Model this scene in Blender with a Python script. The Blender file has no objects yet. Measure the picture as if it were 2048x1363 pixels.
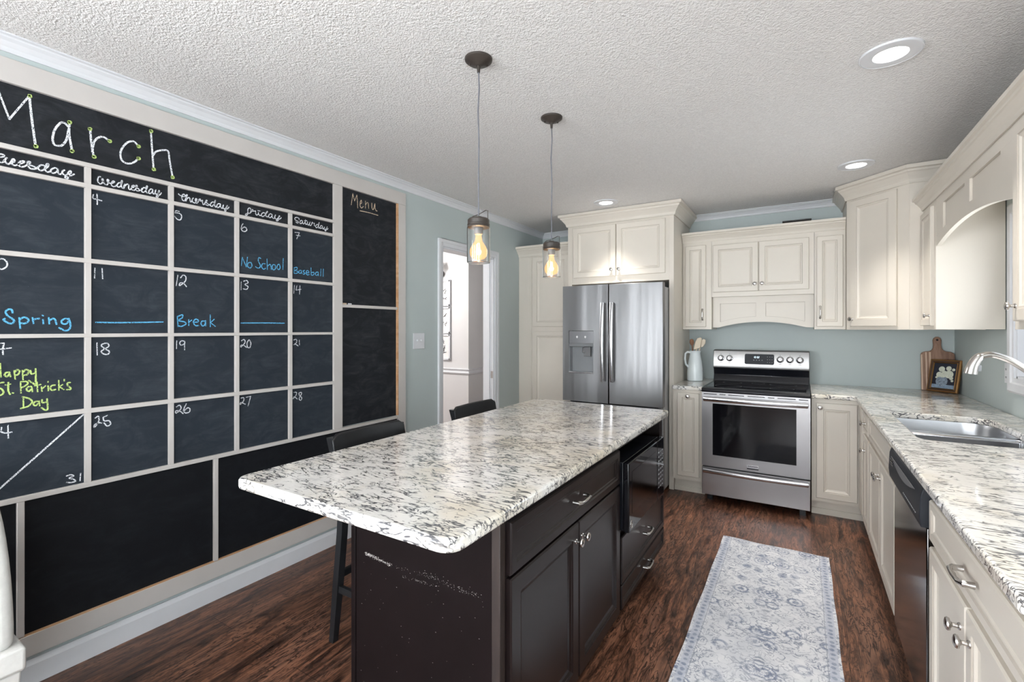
import bpy, bmesh, math, random
from mathutils import Vector, Matrix

# ---------------------------------------------------------------- camera, world, lights, exposure
scene = bpy.context.scene
COL = scene.collection
F, CX, CY, YAW = 946.06, 1019.14, 657.95, 0.5525
cam_data = bpy.data.cameras.new('camera')
cam_data.sensor_width = 36.0
cam_data.lens = F / 2048 * 36.0
cam_data.shift_x = (1024 - CX) / 2048
cam_data.shift_y = (CY - 681.5) / 2048
cam_data.clip_start = 0.02
cam = bpy.data.objects.new('camera', cam_data)
cam.location = (2.6305, 0.0, 1.4209)
cam.rotation_euler = (math.pi / 2, 0, YAW)
COL.objects.link(cam)
scene.camera = cam

world = bpy.data.worlds.new('World')
scene.world = world
world.use_nodes = True
bg = world.node_tree.nodes['Background']
bg.inputs['Color'].default_value = (0.80, 0.90, 1.0, 1)
bg.inputs['Strength'].default_value = 1.3

scene.view_settings.view_transform = 'Standard'
scene.view_settings.look = 'None'
scene.view_settings.gamma = 1.0
scene.view_settings.use_curve_mapping = False
scene.view_settings.exposure = 0.52


def area_light(name, loc, rot, sx, sy, power, color):
    l = bpy.data.lights.new(name, 'AREA')
    l.shape = 'RECTANGLE'
    l.size, l.size_y, l.energy, l.color = sx, sy, power, color
    o = bpy.data.objects.new(name, l)
    o.location, o.rotation_euler = loc, rot
    COL.objects.link(o)
    return o


# added daylight in made-up openings behind the camera and beside the dining end
PI = math.pi
area_light('added_rear_daylight', (0.95, -3.38, 1.45), (PI / 2 + .50, 0, 0), 1.2, 1.5, 72, (0.93, 0.97, 1.0))
area_light('added_rear_daylight', (2.75, -3.38, 1.45), (PI / 2 + .50, 0, 0), 1.2, 1.5, 72, (0.93, 0.97, 1.0))
area_light('added_patio_daylight', (3.64, -1.3, 1.08), (0, PI / 2 + .55, 0), 2.0, 1.7, 75, (0.90, 0.96, 1.0))
area_light('added_side_daylight', (.02, -1.55, 1.45), (0, -PI / 2 - .22, 0), 1.5, 1.5, 120, (0.95, 0.97, 1.0))  # made-up side window light, added to brighten the right cabinets
area_light('daylight_sink_window', (3.70, 3.31, 1.58), (0, PI / 2 + .45, 0), 0.8, 0.8, 6.5, (0.92, 0.97, 1.0)).data.spread = math.radians(150)

YB, XR, ZC = 5.02, 3.66, 2.553        # back wall, right wall, ceiling
YR = -3.40                            # rear wall behind the camera

# ---------------------------------------------------------------- object helpers


class MB:
    """collects shapes and links them as ONE mesh object"""

    def __init__(self):
        self.bm = bmesh.new()
        self.smooth = False

    def poly(self, pts, faces):
        vs = [self.bm.verts.new(p) for p in pts]
        for f in faces:
            try:
                self.bm.faces.new([vs[i] for i in f])
            except ValueError:
                pass
        return self

    def box(self, x0, x1, y0, y1, z0, z1):
        return self.hexa([(x0, y0), (x1, y0), (x1, y1), (x0, y1)], z0, z1)

    def hexa(self, quad, z0, z1, top=None):
        top = top or quad
        p = [(x, y, z0) for x, y in quad] + [(x, y, z1) for x, y in top]
        n = len(quad)
        f = [tuple(range(n))[::-1], tuple(range(n, 2 * n))]
        f += [(i, (i + 1) % n, n + (i + 1) % n, n + i) for i in range(n)]
        return self.poly(p, f)

    def prism(self, outline, direction):
        """outline: list of 3-D points (planar), swept by vector direction"""
        d = Vector(direction)
        n = len(outline)
        p = [Vector(q) for q in outline]
        p = p + [q + d for q in p]
        f = [tuple(range(n))[::-1], tuple(range(n, 2 * n))]
        f += [(i, (i + 1) % n, n + (i + 1) % n, n + i) for i in range(n)]
        return self.poly(p, f)

    def tube(self, path, r, seg=10, closed=False, flat=None):
        """round (or flattened) tube along a path; r number or list"""
        P = [Vector(p) for p in path]
        n = len(P)
        R = r if isinstance(r, (list, tuple)) else [r] * n
        rings, prev = [], None
        for i in range(n):
            a = P[i - 1] if (i > 0 or closed) else P[i]
            b = P[(i + 1) % n] if (i < n - 1 or closed) else P[i]
            t = (b - a).normalized()
            if flat is not None:
                u = Vector(flat) - t * t.dot(Vector(flat))
                if u.length < .3:
                    u = (P[min(i + 2, n - 1)] - P[min(i + 1, n - 2)]) if i < n / 2 else (P[i - 2] - P[i - 1])
                    u = u - t * t.dot(u)
                u.normalize()
            elif prev is None:
                u = t.orthogonal().normalized()
            else:
                u = (prev - t * prev.dot(t)).normalized()
            prev = u
            v = t.cross(u)
            k = 1.0 if flat is None else 0.45
            rings.append([self.bm.verts.new(P[i] + (u * math.cos(2 * PI * j / seg) * k + v * math.sin(2 * PI * j / seg)) * R[i]) for j in range(seg)])
        for i in range(n if closed else n - 1):
            A, B = rings[i], rings[(i + 1) % n]
            for j in range(seg):
                self.bm.faces.new((A[j], A[(j + 1) % seg], B[(j + 1) % seg], B[j]))
        if not closed:
            self.bm.faces.new(rings[0][::-1])
            self.bm.faces.new(rings[-1])
        self.smooth = True
        return self

    def lathe(self, profile, c, axis=(0, 0, 1), seg=24, caps=True):
        """profile: list of (radius, height along axis)"""
        ax = Vector(axis).normalized()
        u = ax.orthogonal().normalized()
        v = ax.cross(u)
        c = Vector(c)
        rings = []
        for r, h in profile:
            r = max(r, 1e-4)
            rings.append([self.bm.verts.new(c + ax * h + (u * math.cos(2 * PI * j / seg) + v * math.sin(2 * PI * j / seg)) * r) for j in range(seg)])
        for A, B in zip(rings, rings[1:]):
            for j in range(seg):
                self.bm.faces.new((A[j], A[(j + 1) % seg], B[(j + 1) % seg], B[j]))
        if caps:
            self.bm.faces.new(rings[0][::-1])
            self.bm.faces.new(rings[-1])
        self.smooth = True
        return self

    def sweep(self, profile, path, side=1, cap=True):
        """profile (out, up) swept along a horizontal path of (x, y, z) with mitred corners; out is to the left of travel if side=1"""
        P = [Vector(p) for p in path]
        n = len(P)
        rings = []
        for i in range(n):
            d1 = (P[i] - P[i - 1]).normalized() if i > 0 else None
            d2 = (P[i + 1] - P[i]).normalized() if i < n - 1 else None
            n1 = Vector((-d1.y, d1.x, 0)) * side if d1 else None
            n2 = Vector((-d2.y, d2.x, 0)) * side if d2 else None
            if n1 is None:
                m = n2
            elif n2 is None:
                m = n1
            else:
                m = (n1 + n2)
                m = m / max(m.dot(n1), 1e-6)
            rings.append([self.bm.verts.new(P[i] + m * o + Vector((0, 0, z))) for o, z in profile])
        k = len(profile)
        for A, B in zip(rings, rings[1:]):
            for j in range(k):
                self.bm.faces.new((A[j], A[(j + 1) % k], B[(j + 1) % k], B[j]))
        if cap:
            self.bm.faces.new(rings[0][::-1])
            self.bm.faces.new(rings[-1])
        return self

    def rings(self, fr, a0, a1, z0, z1, prof, glaze=()):
        """concentric rectangles on a face frame: prof = [(inset, out)], last ring is filled"""
        R = []
        for ins, d in prof:
            R.append([self.bm.verts.new(fr.p(a, d, z)) for a, z in ((a0 + ins, z0 + ins), (a1 - ins, z0 + ins), (a1 - ins, z1 - ins), (a0 + ins, z1 - ins))])
        for i, (A, B) in enumerate(zip(R, R[1:])):
            for j in range(4):
                f = self.bm.faces.new((A[j], A[(j + 1) % 4], B[(j + 1) % 4], B[j]))
                f.material_index = 1 if i in glaze else 0
        self.bm.faces.new(R[-1])
        self.bm.faces.new(R[0][::-1])
        return self

    def fbox(self, fr, a0, a1, z0, z1, d0, d1):
        """box on a face frame from depth d0 to d1 (outwards)"""
        q = [fr.p(a0, d0, 0), fr.p(a1, d0, 0), fr.p(a1, d1, 0), fr.p(a0, d1, 0)]
        return self.hexa([(v.x, v.y) for v in q], z0, z1)


class Face:
    """vertical plane: a runs along U, d runs outwards along N"""

    def __init__(self, ox, oy, u, n):
        self.o, self.u, self.n = Vector((ox, oy, 0)), Vector((u[0], u[1], 0)).normalized(), Vector((n[0], n[1], 0)).normalized()

    def p(self, a, d, z):
        v = self.o + self.u * a + self.n * d
        return Vector((v.x, v.y, z))


def back_face(y):
    return Face(0, y, (1, 0), (0, -1))


def right_face(x):
    return Face(x, 0, (0, 1), (-1, 0))


def obj(name, mb, mat, parent=None, bevel=0, seg=2, label=None, smooth_angle=35):
    me = bpy.data.meshes.new(name)
    bm = mb.bm
    bmesh.ops.remove_doubles(bm, verts=bm.verts, dist=1e-6)
    bmesh.ops.recalc_face_normals(bm, faces=bm.faces)
    off = Vector((0, 0, 0))
    root = parent
    while root is not None:
        off += root.location
        root = root.parent
    if parent is not None:
        bmesh.ops.translate(bm, verts=bm.verts, vec=-off)
    bm.to_mesh(me)
    bm.free()
    if mb.smooth or bevel:
        me.polygons.foreach_set('use_smooth', [True] * len(me.polygons))
        me.set_sharp_from_angle(angle=math.radians(smooth_angle))
    me.materials.append(mat)
    o = bpy.data.objects.new(name, me)
    COL.objects.link(o)
    if parent is not None:
        o.parent = parent
    if bevel:
        m = o.modifiers.new('bevel', 'BEVEL')
        m.width, m.segments, m.limit_method, m.angle_limit = bevel, seg, 'ANGLE', math.radians(40)
    if label:
        o['label'] = label
    return o


def tag(o, label, cat, group=None):
    o['label'], o['category'] = label, cat
    if group:
        o['group'] = group
    return o


def thing(name, loc, label, cat, group=None):
    o = bpy.data.objects.new(name, None)
    o.empty_display_size = 0.1
    o.location = loc
    COL.objects.link(o)
    return tag(o, label, cat, group)


def struct(name, mb, mat, bevel=0, parent=None):
    o = obj(name, mb, mat, parent, bevel)
    if parent is None:
        o['kind'] = 'structure'
    return o


# ---------------------------------------------------------------- materials


class NT:
    def __init__(self, name):
        self.m = bpy.data.materials.new(name)
        self.m.use_nodes = True
        self.t = self.m.node_tree
        self.b = self.t.nodes['Principled BSDF']

    def n(self, typ, **kw):
        nd = self.t.nodes.new(typ)
        for k, v in kw.items():
            setattr(nd, k, v)
        return nd

    def link(self, a, b):
        self.t.links.new(a, b)

    def set(self, **kw):
        for k, v in kw.items():
            self.b.inputs[k.replace('_', ' ')].default_value = v if not isinstance(v, tuple) else (*v, 1)[:4]
        return self

    def coords(self, scale=(1, 1, 1), rot=(0, 0, 0), kind='Object'):
        c = self.n('ShaderNodeTexCoord')
        mp = self.n('ShaderNodeMapping')
        mp.inputs['Scale'].default_value = scale
        mp.inputs['Rotation'].default_value = rot
        self.link(c.outputs[kind], mp.inputs[0])
        return mp.outputs[0]

    def noise(self, co, scale, detail=3, rough=.5, dist=0):
        nd = self.n('ShaderNodeTexNoise')
        self.link(co, nd.inputs['Vector'])
        nd.inputs['Scale'].default_value = scale
        nd.inputs['Detail'].default_value = detail
        nd.inputs['Roughness'].default_value = rough
        nd.inputs['Distortion'].default_value = dist
        return nd.outputs['Fac']

    def voro(self, co, scale, feature='F1'):
        nd = self.n('ShaderNodeTexVoronoi', feature=feature)
        self.link(co, nd.inputs['Vector'])
        nd.inputs['Scale'].default_value = scale
        return nd

    def math(self, op, a, b=None, clamp=False):
        nd = self.n('ShaderNodeMath', operation=op, use_clamp=clamp)
        for i, v in enumerate((a, b)):
            if v is None:
                continue
            if isinstance(v, (int, float)):
                nd.inputs[i].default_value = v
            else:
                self.link(v, nd.inputs[i])
        return nd.outputs[0]

    def ramp(self, f, a, b, lo=0.0, hi=1.0):
        nd = self.n('ShaderNodeMapRange', clamp=True)
        self.link(f, nd.inputs[0])
        nd.inputs[1].default_value, nd.inputs[2].default_value = a, b
        nd.inputs[3].default_value, nd.inputs[4].default_value = lo, hi
        return nd.outputs[0]

    def mix(self, f, a, b):
        nd = self.n('ShaderNodeMix', data_type='RGBA')
        for s, v in ((0, f), (6, a), (7, b)):
            if isinstance(v, (int, float)):
                nd.inputs[s].default_value = v
            elif isinstance(v, tuple):
                nd.inputs[s].default_value = (*v, 1)
            else:
                self.link(v, nd.inputs[s])
        return nd.outputs[2]

    def color(self, c):
        self.link(c, self.b.inputs['Base Color'])
        return self

    def rough(self, c):
        self.link(c, self.b.inputs['Roughness'])
        return self

    def bump(self, h, strength, dist=.002):
        nd = self.n('ShaderNodeBump')
        nd.inputs['Strength'].default_value = strength
        nd.inputs['Distance'].default_value = dist
        self.link(h, nd.inputs['Height'])
        self.link(nd.outputs[0], self.b.inputs['Normal'])
        return self


def paint(name, col, rough=.5, var=.03, scale=14, bump=0):
    k = NT(name)
    f = k.noise(k.coords(), scale, 4)
    k.color(k.mix(k.ramp(f, .3, .7), tuple(c * (1 - var) for c in col), tuple(min(1, c * (1 + var)) for c in col)))
    k.set(Roughness=rough)
    if bump:
        k.bump(k.noise(k.coords(), 220, 2), bump, .001)
    return k.m


def metal(name, col, rough, streak=None, wave=0):
    k = NT(name)
    k.set(Metallic=1.0)
    if streak:
        co = k.coords(streak)
        f = k.noise(co, 1, 3)
        k.color(k.mix(f, tuple(c * .975 for c in col), col))
        k.rough(k.ramp(f, .25, .75, rough - .02, rough + .02))
        if wave:
            co2 = k.coords((5, 5, .45))
            k.bump(k.noise(co2, 1, 2, .4), wave, .05)
    else:
        f = k.noise(k.coords(), 60, 2)
        k.color(k.mix(f, tuple(c * .95 for c in col), col))
        k.set(Roughness=rough)
    return k.m


def make_granite():
    k = NT('granite')
    co = k.coords((1, 1, 1))
    st = k.coords((.42, 1.75, 1.2), (0, 0, .40))
    base = k.noise(co, 7, 4, .6)
    c = k.mix(k.ramp(base, .35, .62), (.78, .76, .73), (.86, .84, .80))
    c = k.mix(k.ramp(k.noise(co, 3.1, 4, .6), .46, .68, 0, .75), c, (.70, .62, .48))
    c = k.mix(k.ramp(k.noise(co, 38, 3, .7), .56, .78, 0, .5), c, (.45, .44, .43))
    # soft grey patches
    c = k.mix(k.ramp(k.noise(st, 16, 4, .65), .60, .78, 0, .55), c, (.42, .42, .44))

    def vein(scale, w, mscale, m0, m1, dist, src):
        v = k.math('ABSOLUTE', k.math('SUBTRACT', k.noise(src, scale, 3, .55, dist), .5))
        line = k.ramp(v, w * .4, w, 1, 0)
        return k.math('MULTIPLY', line, k.ramp(k.noise(co, mscale, 3, .6), m0, m1))
    v1 = vein(14, .024, 8, .42, .50, .45, st)
    v2 = vein(22, .026, 11, .45, .53, .4, k.coords((.45, 1.6, 1.3), (0, 0, .7)))
    v3 = vein(28, .028, 14, .48, .56, .4, k.coords((.55, 1.5, 1.2), (0, 0, -.15)))
    v = k.math('MAXIMUM', v1, k.math('MAXIMUM', v2, v3))
    c = k.mix(k.math('MULTIPLY', v, .93), c, (.045, .047, .058))
    spots = k.ramp(k.noise(co, 55, 2, .6), .68, .74, 0, .8)
    c = k.mix(spots, c, (.10, .085, .075))
    k.color(c).set(Roughness=.13)
    k.b.inputs['Coat Weight'].default_value = .3
    k.b.inputs['Coat Roughness'].default_value = .06
    return k.m


def make_floor():
    k = NT('plank_floor')
    br = k.n('ShaderNodeTexBrick')
    co = k.coords((1, 1, 1), (0, 0, PI / 2))
    k.link(co, br.inputs['Vector'])
    br.inputs['Scale'].default_value = 1
    br.inputs['Brick Width'].default_value = 1.22
    br.inputs['Row Height'].default_value = .165
    br.inputs['Mortar Size'].default_value = .0012
    br.inputs['Color1'].default_value = (.25, .25, .25, 1)
    br.inputs['Color2'].default_value = (.75, .75, .75, 1)
    br.inputs['Mortar'].default_value = (0, 0, 0, 1)
    br.offset = .37
    g = k.noise(k.coords((17, 2.4, 1)), 1, 7, .68, 1.6)
    g2 = k.noise(k.coords((75, 5, 1)), 1, 4, .6, .5)
    big = k.noise(k.coords((5, 1.6, 1)), 1, 4, .6, .6)
    c = k.mix(k.ramp(g, .38, .64), (.034, .0145, .010), (.34, .150, .085))
    c = k.mix(k.ramp(g2, .50, .66, 0, .55), c, (.020, .009, .007))
    c = k.mix(k.ramp(big, .46, .68, 0, .5), c, (.32, .165, .11))
    gl = k.math('ABSOLUTE', k.math('SUBTRACT', k.noise(k.coords((30, 4.5, 1)), 1, 4, .6, 2.2), .5))
    c = k.mix(k.math('MULTIPLY', k.ramp(gl, .012, .05, 1, 0), k.ramp(big, .35, .6, .35, .9)), c, (.016, .008, .006))
    pl = k.n('ShaderNodeSeparateColor')
    k.link(br.outputs['Color'], pl.inputs[0])
    hs = k.n('ShaderNodeHueSaturation')
    k.link(c, hs.inputs['Color'])
    k.link(k.ramp(pl.outputs[0], .2, .8, .72, 1.12), hs.inputs['Value'])
    c = k.mix(k.math('MULTIPLY', br.outputs['Fac'], .75), hs.outputs[0], (.012, .006, .005))
    k.color(c)
    k.rough(k.ramp(g, .3, .7, .27, .42))
    k.bump(k.math('ADD', g, k.math('MULTIPLY', g2, .6)), .35, .004)
    return k.m


def make_board(name, col, hi, smudge):
    k = NT(name)
    a = k.noise(k.coords((1, 1.2, 2.2), (.5, 0, 0)), 5, 6, .65, 1.2)
    b = k.noise(k.coords((1, 2, 14), (.35, 0, 0)), 5, 4, .6, .8)
    f = k.math('MULTIPLY', k.ramp(a, .42, .78), k.ramp(b, .35, .7, .35, 1))
    c = k.mix(k.math('MULTIPLY', f, smudge), col, hi)
    sp = k.ramp(k.noise(k.coords(), 330, 1), .80, .84, 0, .5)
    c = k.mix(sp, c, (.25, .27, .30))
    k.color(c).set(Roughness=.68)
    k.b.inputs['Specular IOR Level'].default_value = .2
    return k.m


def make_chalk(name, col, grain=.5):
    """chalk: powder sits on the board in grains, bare board shows between"""
    k = NT(name)
    f = k.noise(k.coords((1, 1, 1)), 270, 2, .65)
    k.color(k.mix(k.ramp(f, grain - .10, grain + .03), (.03, .036, .045), col))
    k.set(Roughness=.9)
    return k.m


def make_ceiling():
    k = NT('popcorn_ceiling')
    co = k.coords()
    f = k.noise(co, 95, 3, .6)
    v = k.voro(co, 130).outputs['Distance']
    h = k.math('ADD', k.ramp(f, .35, .75), k.math('MULTIPLY', v, -.6))
    k.color(k.mix(k.ramp(f, .35, .7), (.74, .725, .71), (.84, .825, .81)))
    k.set(Roughness=.75)
    k.bump(h, .55, .009)
    return k.m


def make_wood(name, a, b, stretch, scale=1):
    k = NT(name)
    g = k.noise(k.coords(stretch), scale, 5, .6, .8)
    k.color(k.mix(k.ramp(g, .35, .68), a, b)).set(Roughness=.5)
    return k.m


def make_rug():
    k = NT('rug_pattern')
    co = k.coords()
    sx = k.n('ShaderNodeSeparateXYZ')
    k.link(co, sx.inputs[0])
    ax = k.math('ABSOLUTE', sx.outputs[0])
    cb_ = k.n('ShaderNodeCombineXYZ')          # left and right halves mirror each other, as woven
    k.link(ax, cb_.inputs[0])
    k.link(sx.outputs[1], cb_.inputs[1])
    sym = cb_.outputs[0]
    base = k.noise(co, 8, 5, .6)
    c = k.mix(k.ramp(base, .38, .62), (.60, .62, .66), (.74, .75, .775))
    vn = k.voro(sym, 8.5)
    vn.inputs['Randomness'].default_value = .55
    v = vn.outputs['Distance']
    petals = k.math('SINE', k.math('MULTIPLY', v, 38))
    wear = k.ramp(k.noise(co, 60, 3, .7), .36, .50, .15, 1)
    worn = k.ramp(k.noise(co, 5, 3, .6), .36, .55, .45, 1)
    rose = k.math('MULTIPLY', k.math('MULTIPLY', k.ramp(petals, -.5, .3), k.ramp(v, .36, .46, 1, 0)), k.math('MULTIPLY', wear, worn))
    c = k.mix(k.math('MULTIPLY', rose, .85), c, (.19, .23, .34))
    core = k.math('MULTIPLY', k.ramp(v, .05, .13, 1, 0), worn)
    c = k.mix(k.math('MULTIPLY', core, .7), c, (.22, .26, .37))
    r2 = k.math('ABSOLUTE', k.math('SUBTRACT', k.noise(sym, 24, 2, .5, 1.2), .5))
    vine = k.math('MULTIPLY', k.math('MULTIPLY', k.ramp(r2, .018, .05, 1, 0), wear), worn)
    c = k.mix(k.math('MULTIPLY', vine, .8), c, (.17, .20, .28))
    band = k.math('MULTIPLY', k.ramp(ax, .252, .254), k.ramp(ax, .286, .288, 1, 0))
    bn = k.voro(sym, 30)
    bn.inputs['Randomness'].default_value = .2
    c = k.mix(k.math('MULTIPLY', band, .8), c, k.mix(k.ramp(bn.outputs['Distance'], .24, .36), (.24, .28, .38), (.50, .53, .61)))
    line = k.math('MULTIPLY', k.ramp(ax, .246, .2465), k.ramp(ax, .250, .2505, 1, 0))
    c = k.mix(k.math('MULTIPLY', line, .7), c, (.3, .33, .4))
    k.color(c).set(Roughness=.95)
    k.b.inputs['Specular IOR Level'].default_value = .1
    k.bump(k.noise(co, 380, 2), .5, .002)
    return k.m


def make_glass(name, col=(1, 1, 1), rough=0.0):
    k = NT(name)
    k.set(Base_Color=col, Roughness=rough, IOR=1.45)
    k.b.inputs['Transmission Weight'].default_value = 1.0
    return k.m


def make_bulb():
    """lit amber bulb glass: glows and lets the filament through"""
    k = NT('lit_amber_glass')
    em, tr, mx = k.n('ShaderNodeEmission'), k.n('ShaderNodeBsdfTransparent'), k.n('ShaderNodeMixShader')
    em.inputs['Color'].default_value = (1.0, .50, .24, 1)
    em.inputs['Strength'].default_value = 1.25
    tr.inputs['Color'].default_value = (1.0, .85, .65, 1)
    mx.inputs[0].default_value = .62
    k.link(tr.outputs[0], mx.inputs[1])
    k.link(em.outputs[0], mx.inputs[2])
    k.link(mx.outputs[0], k.t.nodes['Material Output'].inputs['Surface'])
    return k.m


def emit(name, col, strength):
    k = NT(name)
    k.set(Base_Color=col, Roughness=.4)
    k.b.inputs['Emission Color'].default_value = (*col, 1)
    k.b.inputs['Emission Strength'].default_value = strength
    return k.m


def dull(m, spec):
    m.node_tree.nodes['Principled BSDF'].inputs['Specular IOR Level'].default_value = spec
    return m


M = dict(
    wall=paint('sage_wall_paint', (.465, .525, .52), .6, .02, 3, .15),
    hall=paint('pale_grey_wall_paint', (.66, .65, .65), .6, .02, 3),
    white=paint('white_trim_paint', (.68, .69, .715), .35, .015),
    cream=paint('cream_cabinet_paint', (.675, .625, .55), .36, .015, 5),
    taupe=paint('board_frame_paint', (.55, .52, .495), .45, .025, 8),
    raw=make_wood('raw_wood_edge', (.50, .27, .13), (.66, .42, .25), (3, 3, 20)),
    espresso=paint('espresso_stain', (.0095, .0058, .0058), .30, .15, 9),
    fridge_side=paint('fridge_side_grey', (.40, .40, .41), .4, .03),
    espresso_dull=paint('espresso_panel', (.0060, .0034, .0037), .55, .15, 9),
    espresso_edge=make_wood('worn_espresso', (.014, .009, .008), (.035, .022, .018), (30, 30, 3)),
    blackwood=paint('black_stool_paint', (.016, .017, .019), .33, .2, 10),
    ceiling=make_ceiling(), floor=make_floor(), granite=make_granite(), rug=make_rug(),
    board=make_board('chalkboard_slate', (.022, .029, .039), (.09, .105, .12), .45),
    board_dark=make_board('chalkboard_black', (.0062, .0072, .0095), (.03, .036, .042), .35),
    board_mid=make_board('chalkboard_charcoal', (.013, .0145, .018), (.07, .078, .088), .55),
    steel=metal('brushed_steel', (.235, .235, .24), .40, (90, 90, 1.2), .36),
    steel_h=metal('brushed_steel_range', (.37, .36, .365), .30, (1.2, 1.2, 90)),
    panel_steel=metal('panel_steel', (.25, .245, .242), .33, (1.2, 90, 90)),
    handle=metal('handle_steel', (.60, .60, .62), .22),
    sink=metal('sink_steel', (.50, .51, .53), .33),
    nickel=metal('satin_nickel', (.58, .56, .54), .24),
    faucet=metal('faucet_nickel', (.62, .59, .56), .27),
    bronze=paint('dark_bronze', (.045, .036, .030), .42, .1),
    cord=paint('grey_cord', (.14, .14, .16), .6, .1),
    blackglass=paint('black_glass', (.006, .006, .008), .06, .1),
    blackplastic=paint('black_plastic', (.010, .011, .015), .25, .1),
    darkgrey=paint('dark_grey_plastic', (.16, .16, .165), .45, .05),
    midgrey=paint('grey_plastic', (.24, .25, .26), .3, .03),
    ctrl=paint('charcoal_panel', (.020, .023, .029), .42, .05),
    glass=make_glass('clear_glass'),
    amber=make_bulb(),
    filament=emit('filament', (1.0, .70, .38), 14),
    can=emit('lamp_lens', (1.0, .98, .95), 5.5),
    led=emit('display_digits', (.75, .9, 1.0), 1.2),
    ceramic=paint('white_ceramic', (.72, .78, .80), .2, .01),
    bisque=paint('cream_silicone', (.72, .62, .48), .45, .02),
    spoon=make_wood('utensil_wood', (.20, .09, .05), (.34, .17, .09), (20, 20, 4)),
    walnut=make_wood('board_walnut', (.20, .105, .065), (.34, .20, .135), (45, 45, 3)),
    maple=make_wood('board_maple', (.52, .36, .25), (.66, .50, .38), (45, 45, 3)),
    gold=metal('antique_gold', (.40, .22, .09), .35),
    golddark=paint('dark_gold', (.07, .035, .018), .35, .2),
    canvas=paint('navy_canvas', (.012, .015, .030), .5, .3),
    petals=paint('painted_petals', (.60, .62, .52), .7, .12, 120),
    vase=paint('painted_vase', (.22, .27, .33), .6, .5, 90),
    bluepaint=paint('painted_table', (.22, .30, .40), .6, .2, 60),
    linen=paint('pale_linen', (.66, .65, .62), .85, .04, 60, .3),
    paper=paint('white_paper', (.78, .77, .76), .7, .01),
    ink=paint('grey_ink', (.12, .12, .13), .7, .1),
    darkobj=paint('dark_tray', (.03, .026, .024), .5, .1),
    w=make_chalk('white_chalk', (.80, .82, .86), .47), g=make_chalk('green_chalk', (.52, .68, .21), .46),
    b=make_chalk('blue_chalk', (.12, .48, .80), .46), o=make_chalk('peach_chalk', (.76, .60, .42), .46),
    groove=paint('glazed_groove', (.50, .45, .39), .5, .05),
)

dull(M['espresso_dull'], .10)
dull(M['espresso'], .38)
dull(M['blackwood'], .35)
dull(M['ctrl'], .3)
dull(M['blackglass'], .3)

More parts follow.
